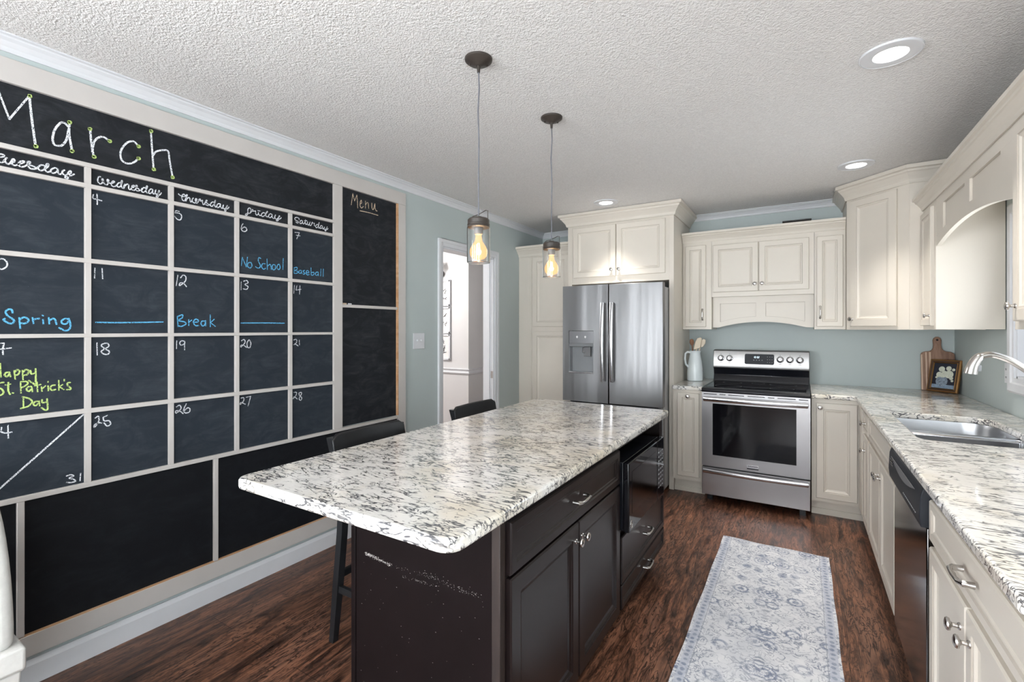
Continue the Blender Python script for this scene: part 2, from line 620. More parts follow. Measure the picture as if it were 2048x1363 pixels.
# chalk strokes on the left wall: label, colour, width in mm, points (y, z) in 0.1 mm
CHALK = [
 ('white chalk heading March','w',11,[[4780,22070,4940,24100],[4940,24100,5460,22390],[5460,22390,6020,23530],[6020,23530,6090,22630,6200,21590],[7200,22720,7090,22830,6960,22800,6780,22460,6710,22080,6750,21850,6870,21820,7000,21880,7140,22160,7210,22620],[7240,22900,7230,22410,7320,21770],[7920,22870,7960,22290,8040,21750],[7990,21920,8050,22360,8200,22610,8380,22700,8580,22600],[9660,22730,9490,22880,9260,22760,9070,22460,8990,22160,9050,21870,9260,21790,9490,21910,9660,22130],[10170,23580,10220,22720,10280,21850],[10240,22440,10380,22690,10670,22860,10890,22870,10950,22450,11080,21680]]),
 ('green chalk dots on the heading','g',11,[[4920,24110,4970,24130,4970,24090,4930,24060,4920,24110],[4760,22090,4800,22100,4810,22050,4770,22030,4760,22080],[6010,23550,6050,23560,6060,23520,6020,23490,6010,23540],[6180,21600,6230,21610,6240,21560,6190,21540,6180,21600],[7210,22950,7270,22960,7270,22910,7220,22880,7210,22940],[7290,21760,7350,21770,7350,21720,7300,21700,7290,21750],[7880,22910,7940,22920,7940,22870,7890,22850,7880,22900],[8020,21750,8080,21760,8090,21710,8030,21690,8020,21740],[8560,22610,8630,22630,8630,22570,8580,22550,8560,22600],[9640,22740,9710,22750,9720,22700,9660,22670,9640,22730],[9640,22180,9710,22190,9720,22140,9660,22110,9640,22170],[10140,23620,10210,23640,10210,23580,10150,23550,10140,23610],[10250,21850,10320,21860,10330,21800,10260,21780,10250,21840],[11040,21690,11110,21700,11120,21640,11050,21610,11040,21680]]),
 ('white script word tuesday','w',8,[[4940,21010,4990,20940,5070,20930,5160,20930,5250,20960,5320,20930,5270,20860,5170,20840,5100,20890],[5090,20910,5080,20770,5140,20650,5210,20640,5280,20660,5330,20760,5390,20860],[5360,20840,5340,20760,5360,20670,5430,20630,5490,20700,5550,20860,5600,20850,5590,20770,5550,20740],[5520,20810,5530,20680,5580,20630,5650,20650,5740,20730,5840,20800,5880,20860,5820,20870,5740,20800,5710,20700,5760,20630,5850,20650,5920,20710],[5920,20710,5970,20800,5970,20890,6030,20900,6050,20870,5990,20790,6060,20760,6150,20750,6220,20690,6140,20640,6040,20640,5990,20700],[6180,20660,6260,20740,6320,20820],[6470,20860,6390,20880,6290,20790,6280,20690,6350,20640,6440,20700,6490,20810],[6490,20800,6530,20950,6580,20970,6570,20870,6490,20750,6500,20670,6570,20640,6650,20710],[6870,20860,6770,20870,6670,20770,6660,20680,6730,20640,6810,20700,6870,20810],[6870,20850,6870,20740,6920,20650,6990,20700,7020,20800,7080,20870],[7030,20840,7010,20740,7070,20660,7160,20690,7210,20830,7270,20890,7290,20820,7230,20730,7190,20620,7190,20550,7130,20530,7100,20580,7170,20650,7270,20680,7340,20740,7390,20790]]),
 ('white script word wednesday','w',7,[[8280,20920,8210,20890,8180,20800,8190,20670,8260,20600,8320,20640,8360,20730,8360,20830,8330,20840,8340,20780,8390,20680,8460,20610,8530,20660,8570,20810,8540,20870,8510,20830,8540,20740,8610,20720,8670,20750],[8670,20730,8750,20790,8770,20840,8720,20840,8670,20760,8660,20660,8720,20600,8800,20630,8860,20710],[9020,20830,8960,20840,8880,20750,8870,20650,8930,20630,8990,20680,9030,20790],[9030,20790,9060,20930,9040,20950,9020,20850,9030,20670,9090,20620,9140,20680],[9160,20820,9120,20720,9110,20610],[9120,20660,9190,20790,9250,20850,9300,20800,9300,20660,9350,20620,9410,20710],[9410,20710,9490,20770,9520,20840,9460,20840,9410,20750,9410,20650,9490,20620,9560,20680],[9560,20680,9610,20800,9620,20880,9580,20870,9600,20780,9680,20740,9720,20690,9660,20630,9590,20640],[9690,20650,9780,20720,9830,20820],[9970,20830,9890,20850,9820,20750,9810,20640,9880,20630,9960,20720],[9960,20700,10030,20920,10010,20960,9970,20850,9980,20690,10030,20630,10100,20700],[10250,20850,10180,20860,10100,20760,10090,20650,10150,20640,10230,20750,10250,20840],[10250,20840,10240,20710,10280,20650,10340,20710,10370,20870],[10370,20870,10340,20730,10390,20660,10470,20720,10520,20840,10500,20860,10470,20720,10470,20600,10440,20520,10390,20530,10420,20610,10510,20640,10570,20720,10600,20780]]),
 ('white script word thursday','w',7,[[11340,20910,11390,20860,11470,20850,11530,20920,11590,20950,11630,20890,11570,20830,11490,20840],[11490,20850,11490,20730,11530,20640,11590,20620,11630,20670,11680,20800],[11680,20780,11730,20930,11710,20960,11670,20880,11670,20740,11670,20620],[11670,20660,11740,20780,11810,20840,11850,20790,11870,20670,11910,20640,11960,20740],[12010,20860,11960,20790,11960,20690,12030,20630,12110,20650,12160,20770,12170,20850,12120,20850,12110,20760,12140,20660,12190,20640,12240,20740],[12240,20740,12280,20850,12330,20890,12340,20840,12280,20820,12350,20790,12420,20830],[12440,20850,12440,20730,12490,20630,12540,20670],[12540,20670,12590,20820,12630,20900,12660,20870,12610,20790,12690,20730,12760,20690,12690,20640,12610,20660],[12730,20650,12830,20730],[13010,20860,12930,20870,12840,20770,12830,20660,12910,20640,12990,20750],[13000,20750,13080,20960,13060,20980,13030,20860,13040,20720,13090,20640,13160,20710],[13320,20860,13230,20850,13150,20750,13160,20650,13230,20650,13300,20740,13330,20850],[13320,20830,13340,20700,13410,20640,13460,20720,13480,20850],[13480,20850,13450,20720,13510,20640,13600,20700,13660,20820,13690,20860,13660,20770,13620,20650,13600,20540,13550,20530,13550,20590,13650,20650,13730,20720,13770,20800]]),
 ('white script word friday','w',7,[[14940,20900,14940,20970,14860,20980,14790,20880,14790,20730,14770,20590,14690,20530,14650,20570,14730,20640,14900,20700,14980,20780],[14980,20780,15000,20890,15060,20930,15070,20860,14930,20810],[15060,20840,15230,20890],[15220,20880,15240,20720,15310,20670,15390,20770],[15400,20840,15400,20750,15490,20680,15570,20760],[15360,20940,15500,20940],[15790,20870,15680,20890,15580,20790,15580,20680,15680,20670,15790,20780],[15800,20810,15930,20990,15900,21000,15830,20870,15840,20730,15930,20700,16010,20780],[16210,20890,16090,20910,16000,20790,16010,20690,16120,20700,16210,20840],[16210,20860,16220,20730,16310,20680,16380,20780,16420,20910],[16390,20870,16360,20760,16450,20680,16570,20750,16650,20900,16680,20880,16610,20770,16580,20610,16490,20570,16480,20620,16610,20690,16730,20760,16790,20840]]),
 ('white script word saturday','w',7,[[17960,20940,17910,21030,17770,21040,17660,20960,17710,20860,17860,20820,17900,20750,17820,20710,17740,20750],[18200,20910,18100,20920,18010,20820,18020,20720,18120,20740,18180,20870],[18190,20870,18200,20760,18280,20740,18340,20840],[18390,21020,18370,20850,18420,20730,18500,20780],[18310,20950,18490,20970],[18540,20920,18520,20790,18600,20720,18680,20850,18720,20940],[18690,20880,18670,20760,18770,20730,18850,20880],[18850,20880,18870,20960,18920,20920,19000,20910],[19020,20930,19020,20780,19080,20750],[19320,20870,19220,20880,19130,20770,19150,20670,19250,20700,19320,20840],[19320,20840,19390,21020,19360,21010,19320,20850,19340,20680,19420,20710],[19610,20850,19510,20860,19440,20740,19470,20670,19580,20730,19610,20830],[19610,20820,19630,20700,19700,20680,19770,20810],[19750,20800,19730,20700,19820,20670,19910,20750,19980,20880,19960,20820,19890,20660,19870,20580,19800,20600,19870,20670,19980,20700,20040,20790]]),
 ('pale orange chalk word Menu underlined','o',7,[[21910,22730,22040,23520],[22040,23520,22190,23060],[22190,23060,22390,23520],[22390,23520,22440,23070,22460,22630],[22650,22960,22800,23060,22780,23240,22700,23150,22670,22850,22800,22710,22970,22860],[23150,23280,23150,22770],[23150,23000,23270,23170,23380,23220,23420,23060,23450,22800],[23730,23260,23740,22940,23820,22820,23910,22910,24020,23290],[24020,23290,24040,22960,24130,22810,24240,22800],[22650,22480,23090,22510,23540,22520,24320,22500]]),
 ('white chalk number 4','w',7,[[8030,20080,8010,19920,8160,19890,8320,19870],[8150,20120,8160,19890,8160,19670]]),
 ('white chalk number 5','w',7,[[11370,20040,11280,20060,11210,20040],[11210,20040,11190,19940],[11190,19940,11310,19960,11440,19920,11480,19800,11440,19670,11360,19620,11250,19670,11170,19770]]),
 ('white chalk number 6','w',7,[[14520,20030,14450,19910,14420,19730,14500,19630,14640,19630,14730,19730,14680,19850,14560,19850,14450,19730]]),
 ('white chalk number 7','w',7,[[17660,20100,17970,20140],[17970,20140,17880,19930,17790,19730],[17750,19950,18020,19950]]),
 ('white chalk number 10','w',7,[[5210,16920,5300,16920,5390,16810,5390,16660,5290,16540,5210,16530,5100,16640,5110,16810,5210,16920],[4990,16930,4990,16490]]),
 ('white chalk number 11','w',7,[[8080,16880,8070,16440],[8330,16890,8350,16430]]),
 ('white chalk number 12','w',7,[[11310,16880,11240,16350],[11430,16760,11550,16910,11670,16830,11630,16600,11390,16370,11410,16500,11550,16510,11700,16340]]),
 ('white chalk number 13','w',7,[[14420,16820,14410,16380],[14550,16860,14720,16920,14800,16800,14630,16690,14800,16580,14720,16430,14530,16440]]),
 ('white chalk number 14','w',7,[[17640,16880,17590,16390],[17800,16870,17740,16590],[17740,16590,18090,16670],[18010,16880,17980,16370]]),
 ('white chalk number 17','w',7,[[5110,13660,5310,13670],[5310,13670,5280,13430,5290,13230],[5210,13440,5510,13480],[5030,13690,5030,13210]]),
 ('white chalk number 18','w',7,[[8150,13620,8160,13080],[8550,13570,8430,13590,8300,13500,8430,13340,8580,13230,8540,13100,8400,13110,8300,13230,8430,13340,8570,13450,8540,13570]]),
 ('white chalk number 19','w',7,[[11260,13640,11250,13250],[11610,13610,11470,13630,11390,13520,11470,13410,11610,13500,11610,13610],[11610,13580,11610,13170]]),
 ('white chalk number 20','w',7,[[14430,13570,14580,13640,14630,13470,14410,13230,14410,13330,14550,13320,14720,13200],[14870,13630,14750,13470,14770,13220,14900,13190,14960,13410,14870,13630]]),
 ('white chalk number 21','w',7,[[17590,13560,17770,13580,17770,13390,17570,13260,17710,13290,17890,13180],[17960,13550,17980,13230]]),
 ('white chalk number 24','w',7,[[5250,10430,5230,10260],[5230,10260,5350,10190,5530,10190],[5420,10480,5430,9970],[5000,10450,5090,10490,5110,10330,4990,10090,5040,10110,5160,10040]]),
 ('white chalk number 25','w',7,[[8090,10330,8200,10390,8210,10160,8070,9930,8070,10040,8210,10100,8320,10080],[8520,10380,8370,10320],[8370,10320,8400,10160,8580,10130,8630,9970,8510,9910,8400,10070]]),
 ('white chalk number 26','w',7,[[11240,10380,11390,10440,11450,10260,11240,10070,11220,10180,11380,10160,11550,10000],[11690,10470,11570,10200,11630,10030,11810,10030,11860,10180,11750,10260,11610,10150]]),
 ('white chalk number 27','w',7,[[14410,10420,14550,10420,14550,10250,14360,10060,14410,10180,14650,10050],[14700,10430,14950,10450],[14950,10450,14800,9930]]),
 ('white chalk number 28','w',7,[[17590,10370,17770,10350,17740,10170,17540,9980,17620,10100,17830,9940],[18100,10310,17950,10300,17980,10140,18130,9980,18070,9830,17950,9930,18040,10100,18130,10260,18070,10330]]),
 ('white chalk number 31','w',7,[[7140,8050,7270,8070,7370,7990,7230,7940,7380,7840,7430,7750,7270,7740,7140,7790],[7600,8040,7580,7730]]),
 ('white chalk diagonal line','w',9,[[5140,8020,5210,8090,6390,9250,7700,10550]]),
 ('blue chalk line under 11','b',8,[[8110,14510,9100,14510,10670,14560]]),
 ('blue chalk line under 13','b',8,[[14410,14550,15630,14570,16980,14570]]),
 ('blue chalk word Spring','b',9,[[5550,14850,5520,14970,5430,14980,5360,14880,5420,14720,5540,14620,5590,14520,5520,14430,5400,14470,5300,14570,5340,14620],[5730,14660,5760,14240],[5740,14590,5860,14680,5970,14630,5990,14530,5890,14440,5750,14450],[6110,14670,6140,14440],[6120,14550,6190,14620,6310,14640],[6420,14600,6430,14430],[6410,14780,6420,14750],[6590,14680,6610,14430],[6600,14550,6720,14650,6790,14590,6830,14410],[7210,14620,7100,14650,6990,14560,7010,14450,7120,14430,7210,14540],[7210,14670,7270,14400,7230,14210,7100,14150,6910,14270]]),
 ('blue chalk word Break','b',8,[[11290,14790,11320,14330],[11290,14830,11510,14930,11510,14790,11340,14640,11590,14580,11670,14470,11470,14350,11340,14380],[11800,14690,11800,14400],[11810,14560,11930,14670],[12030,14560,12220,14580,12240,14670,12120,14720,12010,14580,12100,14400,12260,14400],[12580,14630,12430,14630,12370,14500,12450,14380,12560,14450,12590,14630],[12590,14660,12600,14380],[12820,14960,12820,14340],[13010,14730,12830,14550],[12830,14550,13070,14360]]),
 ('blue chalk words No School','b',7,[[14430,17710,14480,18180],[14480,18180,14700,17670],[14700,17670,14770,18220],[14970,17950,14820,17910,14770,17730,14900,17630,15020,17760,14970,17950],[15530,18240,15430,18280,15380,18100,15500,17860,15450,17700,15300,17690,15220,17750],[15790,17970,15630,17950,15580,17770,15690,17650,15820,17720],[15900,18260,15920,17650],[15940,17860,16080,17980,16140,17860,16160,17680],[16380,17990,16240,17950,16220,17760,16320,17670,16430,17810,16380,17990],[16650,18050,16540,17980,16520,17800,16630,17730,16710,17870,16650,18050],[16910,18420,16880,17760]]),
 ('blue chalk word Baseball','b',7,[[17620,17940,17610,17620],[17610,17940,17800,17990,17800,17860,17640,17780,17860,17750,17830,17640,17620,17600],[18100,17830,17980,17820,17930,17680,18040,17650,18110,17750],[18110,17830,18130,17650],[18340,17860,18230,17820,18270,17740,18360,17680,18280,17620,18210,17640],[18440,17730,18620,17750,18590,17860,18480,17850,18440,17700,18530,17600,18650,17640],[18780,18070,18790,17630],[18800,17770,18970,17810,19000,17710,18900,17610,18800,17630],[19290,17850,19160,17830,19090,17690,19210,17630,19290,17730],[19300,17850,19320,17620],[19500,18070,19480,17620],[19690,18090,19670,17620]]),
 ("green chalk words Happy St. Patrick's Day",'g',8,[[4950,12870,4990,12370],[4970,12610,5210,12620],[5210,12890,5230,12370],[5450,12540,5360,12520,5330,12430,5390,12370,5450,12450,5460,12530],[5460,12530,5490,12360],[5590,12590,5620,12250],[5600,12520,5680,12620,5740,12550,5700,12430,5610,12400],[5820,12580,5840,12210],[5830,12490,5910,12600,6000,12550,5960,12410,5850,12380],[6050,12560,6080,12420,6180,12440],[6200,12620,6200,12020,6110,12060,6000,12160],[5310,12150,5210,12150,5110,12100,5140,11980,5250,11900,5300,11760,5230,11670,5140,11700],[5430,12140,5430,11820,5480,11670],[5350,12050,5490,12070],[5540,11720,5570,11710],[5770,12090,5780,11690],[5770,12130,5940,12130,5960,12020,5800,11900],[6060,11920,5970,11910,5940,11800,6010,11730,6080,11820],[6080,11920,6110,11710],[6240,12080,6260,11690],[6170,11930,6350,11970],[6370,11870,6390,11690],[6390,11780,6490,11900],[6570,11890,6580,11690],[6570,12070,6570,12040],[6790,11900,6690,11890,6640,11790,6690,11700,6800,11720],[6900,12090,6900,11670],[7020,11900,6910,11820],[6910,11820,7060,11690],[7070,12110,7070,12050],[7270,11970,7170,11940,7190,11830,7270,11740,7260,11670,7140,11680],[5850,11530,5850,11110],[5820,11530,6010,11440,6100,11300,5990,11140,5770,11080],[6270,11300,6180,11290,6140,11190,6200,11130,6280,11210],[6300,11310,6320,11110],[6390,11350,6400,11230,6520,11230],[6540,11370,6560,10970,6490,10910,6370,11030]]),
]

# ---------------------------------------------------------------- room shell
struct('floor', MB().box(-3.1, XR + .12, YR - .12, 6.1, -.06, 0), M['floor'])
struct('ceiling', MB().box(-3.1, XR + .12, YR - .12, 6.1, ZC, ZC + .1), M['ceiling'])

DY0, DY1, DZ = 3.16, 3.97, 2.135       # doorway in the left wall
w = MB()
for y0, y1, z0, z1 in ((YR, -2.3, 0, ZC), (-.8, DY0, 0, ZC), (-2.3, -.8, 0, .70), (-2.3, -.8, 2.2, ZC)):
    w.box(-.12, 0, y0, y1, z0, z1)
w.box(-.12, 0, DY1, YB + .12, 0, ZC).box(-.12, 0, DY0, DY1, DZ, ZC)
struct('wall_left', w, M['wall'])
struct('wall_back', MB().box(0, XR + .12, YB, YB + .12, 0, ZC), M['wall'])
WY0, WY1, WZ0, WZ1 = 2.86, 3.755, 1.145, 2.05     # window over the sink
PY0, PY1, PZ = -2.15, -.45, 2.08                  # added patio door, out of view
w = MB()
for y0, y1, z0, z1 in ((YR, PY0, 0, ZC), (PY0, PY1, PZ, ZC), (PY1, WY0, 0, ZC), (WY0, WY1, 0, WZ0), (WY0, WY1, WZ1, ZC), (WY1, YB, 0, ZC)):
    w.box(XR, XR + .12, y0, y1, z0, z1)
struct('wall_right', w, M['wall'])
w = MB()
RW = ((.35, 1.55), (2.15, 3.35))
for x0, x1, z0, z1 in ((-.12, .35, 0, ZC), (1.55, 2.15, 0, ZC), (3.35, XR + .12, 0, ZC), (.35, 1.55, 0, .70), (.35, 1.55, 2.2, ZC), (2.15, 3.35, 0, .70), (2.15, 3.35, 2.2, ZC)):
    w.box(x0, x1, YR - .12, YR, z0, z1)
struct('wall_rear', w, M['wall'])


def window_at(name, fr, a0, a1, z0, z1, cas=.085, depth=-.12, muntin=True, bottom=True):
    """window unit in an opening: casing on the wall face, sash, glass"""
    mb = MB()
    c = cas
    prof = [(-c, 0), (-c, .012), (-c + .012, .020), (-.03, .020), (-.022, .012), (0, .012), (0, 0)]
    # casing as a ring with a moulded section
    R = []
    for ins, d in prof:
        R.append([mb.bm.verts.new(fr.p(a, d, z)) for a, z in ((a0 + ins, z0 + ins), (a1 - ins, z0 + ins), (a1 - ins, z1 - ins), (a0 + ins, z1 - ins))])
    for A, B in zip(R, R[1:]):
        for j in range(4):
            mb.bm.faces.new((A[j], A[(j + 1) % 4], B[(j + 1) % 4], B[j]))
    # jamb lining
    for q in ((a0, a0 + .012, z0, z1), (a1 - .012, a1, z0, z1), (a0, a1, z0, z0 + .012), (a0, a1, z1 - .012, z1)):
        mb.fbox(fr, *q, depth, 0)
    o = struct(name, mb, M['white'])
    s = MB()
    f = .05
    zm = (z0 + z1) / 2
    for q in ((a0 + .012, a0 + f, z0, z1), (a1 - f, a1 - .012, z0, z1), (a0, a1, z0 + .012, z0 + f + .015), (a0, a1, z1 - f, z1 - .012), (a0, a1, zm - .022, zm + .022)):
        s.fbox(fr, *q, -.085, -.045)
    obj('sash', s, M['white'], o, .003)
    obj('pane', MB().fbox(fr, a0 + f, a1 - f, z0 + f, z1 - f, -.068, -.062), M['glass'], o)
    return o


window_at('window_1', right_face(XR), WY0, WY1, WZ0, WZ1)
window_at('added_window_2', Face(0, YR, (1, 0), (0, 1)), .35, 1.55, .70, 2.2)  # added rear window, out of view, to let in daylight
window_at('added_window_3', Face(0, YR, (1, 0), (0, 1)), 2.15, 3.35, .70, 2.2)  # second added rear window, likewise out of view
window_at('added_window_4', Face(0, 0, (0, 1), (1, 0)), -2.3, -.8, .70, 2.2)  # made-up side window, added out of view for more light
window_at('added_door_2', right_face(XR), PY0, PY1, 0.01, PZ)  # added patio door, out of view, for daylight

# hall beyond the doorway
struct('wall_hall_front', MB().box(-3.0, -.84, 4.67, 4.79, 0, ZC), M['hall'])
struct('wall_hall_corner', MB().box(-.96, -.84, 4.79, 6.0, 0, ZC), M['hall'])
struct('wall_hall_end', MB().box(-3.0, 0, 6.0, 6.1, 0, ZC), M['hall'])
struct('wall_hall_left', MB().box(-3.1, -3.0, 1.2, 6.1, 0, ZC), M['hall'])
struct('wall_hall_near', MB().box(-3.0, -.12, 1.1, 1.2, 0, ZC), M['hall'])
struct('wall_hall_return', MB().box(-.125, -.12, 1.2, 3.0, 0, ZC).box(-.125, -.12, 4.05, 6.0, 0, ZC), M['hall'])
rail = [(0, 0), (.012, .004), (.02, .022), (.012, .034), (.012, .052), (.022, .060), (.022, .068), (0, .072)]
struct('trim_1', MB().sweep(rail, [(-3.0, 4.67, .862), (-.84, 4.67, .862), (-.84, 6.0, .862)], -1), M['white'])
hall_fill = bpy.data.lights.new('hall_fill_light', 'POINT')  # unseen point light added to brighten the hall, without a fixture
hall_fill.energy, hall_fill.color, hall_fill.shadow_soft_size = 72, (1.0, .98, .96), .15
hl = bpy.data.objects.new('hall_fill_light', hall_fill)
hl.location = (-1.75, 3.3, 2.3)
COL.objects.link(hl)

# doorway: casing and jamb
w = MB()
cp = [(0, 0), (.010, 0), (.012, .008), (.020, .016), (.020, .045), (.014, .052), (.014, .062), (0, .062)]
cw = .062
for y0, y1 in ((DY0 - cw, DY0), (DY1, DY1 + cw)):
    w.box(0, .014, y0, y1, 0, DZ + cw)
w.box(0, .014, DY0, DY1, DZ, DZ + cw)
w.box(.014, .021, DY0 - cw, DY0 - cw + .030, 0, DZ + cw).box(.014, .021, DY1 + cw - .030, DY1 + cw, 0, DZ + cw)
w.box(.014, .021, DY0 - cw + .030, DY1 + cw - .030, DZ + cw - .030, DZ + cw)
w.box(-.125, 0, DY0 - .001, DY0 + .015, 0, DZ).box(-.125, 0, DY1 - .015, DY1 + .001, 0, DZ).box(-.125, 0, DY0, DY1, DZ - .015, DZ + .001)
w.box(-.075, -.04, DY1 - .027, DY1 - .015, 0, DZ - .015).box(-.075, -.04, DY0 + .015, DY0 + .027, 0, DZ - .015)
d1 = struct('door_1', w, M['white'], .002)
obj('strike_plate', MB().box(-.03, -.005, DY1 - .0165, DY1 - .0145, .93, 1.0), M['nickel'], d1)

# crown moulding round the kitchen and baseboards
crown = [(0, -.056), (.007, -.056), (.011, -.049), (.014, -.040), (.028, -.022), (.040, -.014), (.044, -.008), (.056, -.006), (.056, 0), (0, 0)]
struct('trim_2', MB().sweep(crown, [(0, YR, ZC), (0, YB, ZC), (XR, YB, ZC), (XR, YR, ZC)], -1), M['white'])
bb = [(0, 0), (.015, 0), (.015, .080), (.010, .092), (.006, .100), (0, .100)]
struct('baseboard_left', MB().sweep(bb, [(0, YR, 0), (0, DY0 - cw, 0)], -1), M['white'])
struct('baseboard_rear', MB().sweep(bb, [(XR, YR, 0), (0, YR, 0)], -1), M['white'])
struct('baseboard_hall', MB().sweep(bb, [(-3.0, 4.67, 0), (-.84, 4.67, 0), (-.84, 6.0, 0)], -1), M['white'])

# ---------------------------------------------------------------- chalkboard calendar on the left wall
cb = thing('chalkboard_calendar', (0, 1.2, .12), 'wall-wide framed black chalkboard calendar headed March with a menu column', 'chalkboard')
CY0, CY1 = -.18, 2.039


def panel(y0, y1, z0, z1, mat, label=None):
    return obj('chalkboard_panel', MB().box(0, .004, y0, y1, z0, z1), M[mat], cb, label=label)


panel(CY0, CY1, 2.137, 2.378, 'board_mid', 'header panel with the word March')
panel(CY0, CY1, 2.046, 2.137, 'board_mid', 'narrow strip of script weekday names')
panel(CY0, CY1, .752, 2.046, 'board', 'slate grey calendar grid panel')
panel(2.107, 2.622, .766, 2.378, 'board_mid', 'menu panel')
panel(-.25, 2.622, .200, .752, 'board_dark', 'blank black panel under the calendar')
T = .020


def fb(name, y0, y1, z0, z1, t=T, mat='taupe', label=None):
    return obj(name, MB().box(0, t, y0, y1, z0, z1), M[mat], cb, .0012, 1, label)


fb('frame_board', -.34, 2.701, 2.376, 2.470, .0205)
fb('frame_board', -.34, 2.701, .120, .205, .0205)
fb('frame_board', 2.624, 2.701, .205, 2.376)
fb('frame_board', -.34, -.25, .205, 2.376)
fb('frame_board', 2.039, 2.107, .762, 2.376, .0198)
fb('frame_board', -.25, CY0, .762, 2.376, .0198)
obj('frame_edge', MB().box(.001, .0192, 2.612, 2.624, .768, 2.376), M['raw'], cb, label='bare wood inner edge of the right frame board')
obj('frame_edge', MB().box(.001, .0192, -.25, 2.612, .2045, .2085), M['raw'], cb, label='bare wood edge above the bottom frame board')
for z0, z1, y1 in ((2.118, 2.137, CY1), (2.028, 2.047, CY1), (1.706, 1.725, CY1), (1.386, 1.402, CY1), (1.060, 1.080, CY1), (.742, .762, 2.612)):
    fb('grid_strip', CY0, y1, z0, z1)
fb('grid_strip', 2.107, 2.612, 1.568, 1.588)
for k in range(6):
    yc = 1.731 - k * .3165
    fb('grid_strip', yc - .0105, yc + .0105, .762, 2.118, .0192)
for yc in (1.305, .575, -.155):
    fb('grid_strip', yc - .0105, yc + .0105, .205, .742, .0192)


def smooth_path(pts, sub=6):
    if len(pts) < 3:
        return pts
    out = []
    n = len(pts)
    for i in range(n - 1):
        p0, p1, p2, p3 = pts[max(i - 1, 0)], pts[i], pts[i + 1], pts[min(i + 2, n - 1)]
        for k in range(sub):
            t = k / sub
            out.append(tuple(.5 * ((2 * p1[j]) + (-p0[j] + p2[j]) * t + (2 * p0[j] - 5 * p1[j] + 4 * p2[j] - p3[j]) * t * t + (-p0[j] + 3 * p1[j] - 3 * p2[j] + p3[j]) * t ** 3) for j in (0, 1)))
    out.append(pts[-1])
    return out


def ribbon(mb, path, x, hw):
    n = len(path)
    L, R = [], []
    for i in range(n):
        a, b = path[max(i - 1, 0)], path[min(i + 1, n - 1)]
        dy, dz = b[0] - a[0], b[1] - a[1]
        l = math.hypot(dy, dz) or 1
        ex = hw * .6 * (-1 if i == 0 else 1 if i == n - 1 else 0)
        cy, cz = path[i][0] + dy / l * ex, path[i][1] + dz / l * ex
        k = .8 if i in (0, n - 1) else 1
        L.append(mb.bm.verts.new((x, cy - dz / l * hw * k, cz + dy / l * hw * k)))
        R.append(mb.bm.verts.new((x, cy + dz / l * hw * k, cz - dy / l * hw * k)))
    for i in range(n - 1):
        mb.bm.faces.new((L[i], R[i], R[i + 1], L[i + 1]))


for k, (label, colr, wd, strokes) in enumerate(CHALK):
    if 'dots' in label:
        for st in strokes:
            mb = MB()
            pts = [(st[i] / 10000, st[i + 1] / 10000) for i in range(0, len(st), 2)]
            ribbon(mb, smooth_path(pts), .0052, .0045)
            obj('chalk_dot', mb, M[colr], cb, label='bright green chalk dot on a letter end')
        continue
    mb = MB()
    for si, st in enumerate(strokes):
        pts = [(st[i] / 10000, st[i + 1] / 10000) for i in range(0, len(st), 2)]
        ribbon(mb, smooth_path(pts), .0046 + .00004 * (si % 5) + (.0004 if colr == 'g' else 0), wd / 2800)
    kind = 'chalk_number' if 'number' in label else 'chalk_line' if 'line' in label else 'chalk_writing'
    obj(kind, mb, M[colr], cb, label=label)

for nm, y, ln, mt, lb in (('chalk_stick', 2.128, .035, 'o', 'orange chalk stub on the ledge in the menu column'), ('chalk_stick', 2.172, .028, 'w', 'white chalk stub on the ledge in the menu column')):
    tag(obj(nm, MB().lathe([(.003, -ln / 2), (.0048, -ln / 2 + .001), (.0048, ln / 2 - .001), (.003, ln / 2)], (.0125, y, 1.5929), (0, 1, 0), 12), M[mt]), lb, 'chalk')

# switch plate
sw = thing('light_switch', (0, 2.866, 1.326), 'white double toggle switch plate on the sage wall left of the doorway', 'switch')
obj('cover_plate', MB().box(0, .006, 2.800, 2.932, 1.262, 1.390), M['white'], sw, .003)
for y in (2.843, 2.889):
    obj('toggle', MB().hexa([(.005, y - .005), (.018, y - .005), (.018, y + .005), (.005, y + .005)], 1.326, 1.338, [(.005, y - .004), (.012, y - .004), (.012, y + .004), (.005, y + .004)]), M['white'], sw)
    for z in (1.296, 1.356):
        obj('screw', MB().lathe([(.0035, 0), (.003, .001)], (.006, y, z), (1, 0, 0), 10), M['white'], sw)

# ---------------------------------------------------------------- hall: framed prints and a wall lamp
for z0, z1, seed, lb in ((1.712, 2.040, 1, 'topmost of the three white framed prints seen through the doorway'), (1.368, 1.700, 2, 'middle of the three white framed prints seen through the doorway'), (1.034, 1.358, 3, 'lowest of the three white framed prints seen through the doorway')):
    x1, x0 = -1.113, -1.43
    t = thing('framed_print', ((x0 + x1) / 2, 4.67, z0), lb, 'picture', 'white framed prints on the hall wall')
    m = MB()
    for a, b, c, d in ((x0, x0 + .022, z0, z1), (x1 - .022, x1, z0, z1), (x0, x1, z0, z0 + .022), (x0, x1, z1 - .022, z1)):
        m.box(a, b, 4.645, 4.67, c, d)
    obj('picture_frame', m, M['white'], t, .002)
    obj('print_sheet', MB().box(x0 + .02, x1 - .02, 4.658, 4.664, z0 + .02, z1 - .02), M['paper'], t)
    rnd = random.Random(seed)
    m = MB()
    for i in range(16):
        xa, za = rnd.uniform(x0 + .10, x1 - .075), rnd.uniform(z0 + .09, z1 - .09)
        m.tube([(xa, 4.657, za), (xa + rnd.uniform(-.03, .03), 4.657, za + rnd.uniform(-.03, .03)), (xa + rnd.uniform(-.03, .03), 4.657, za + rnd.uniform(-.04, .04))], .004, 6)
    obj('drawing', m, M['ink'], t, label='small grey ink drawing')
t = thing('wall_lamp', (-1.262, 4.67, 2.12), 'dark bronze wall lamp at the left edge of the doorway view', 'lamp')
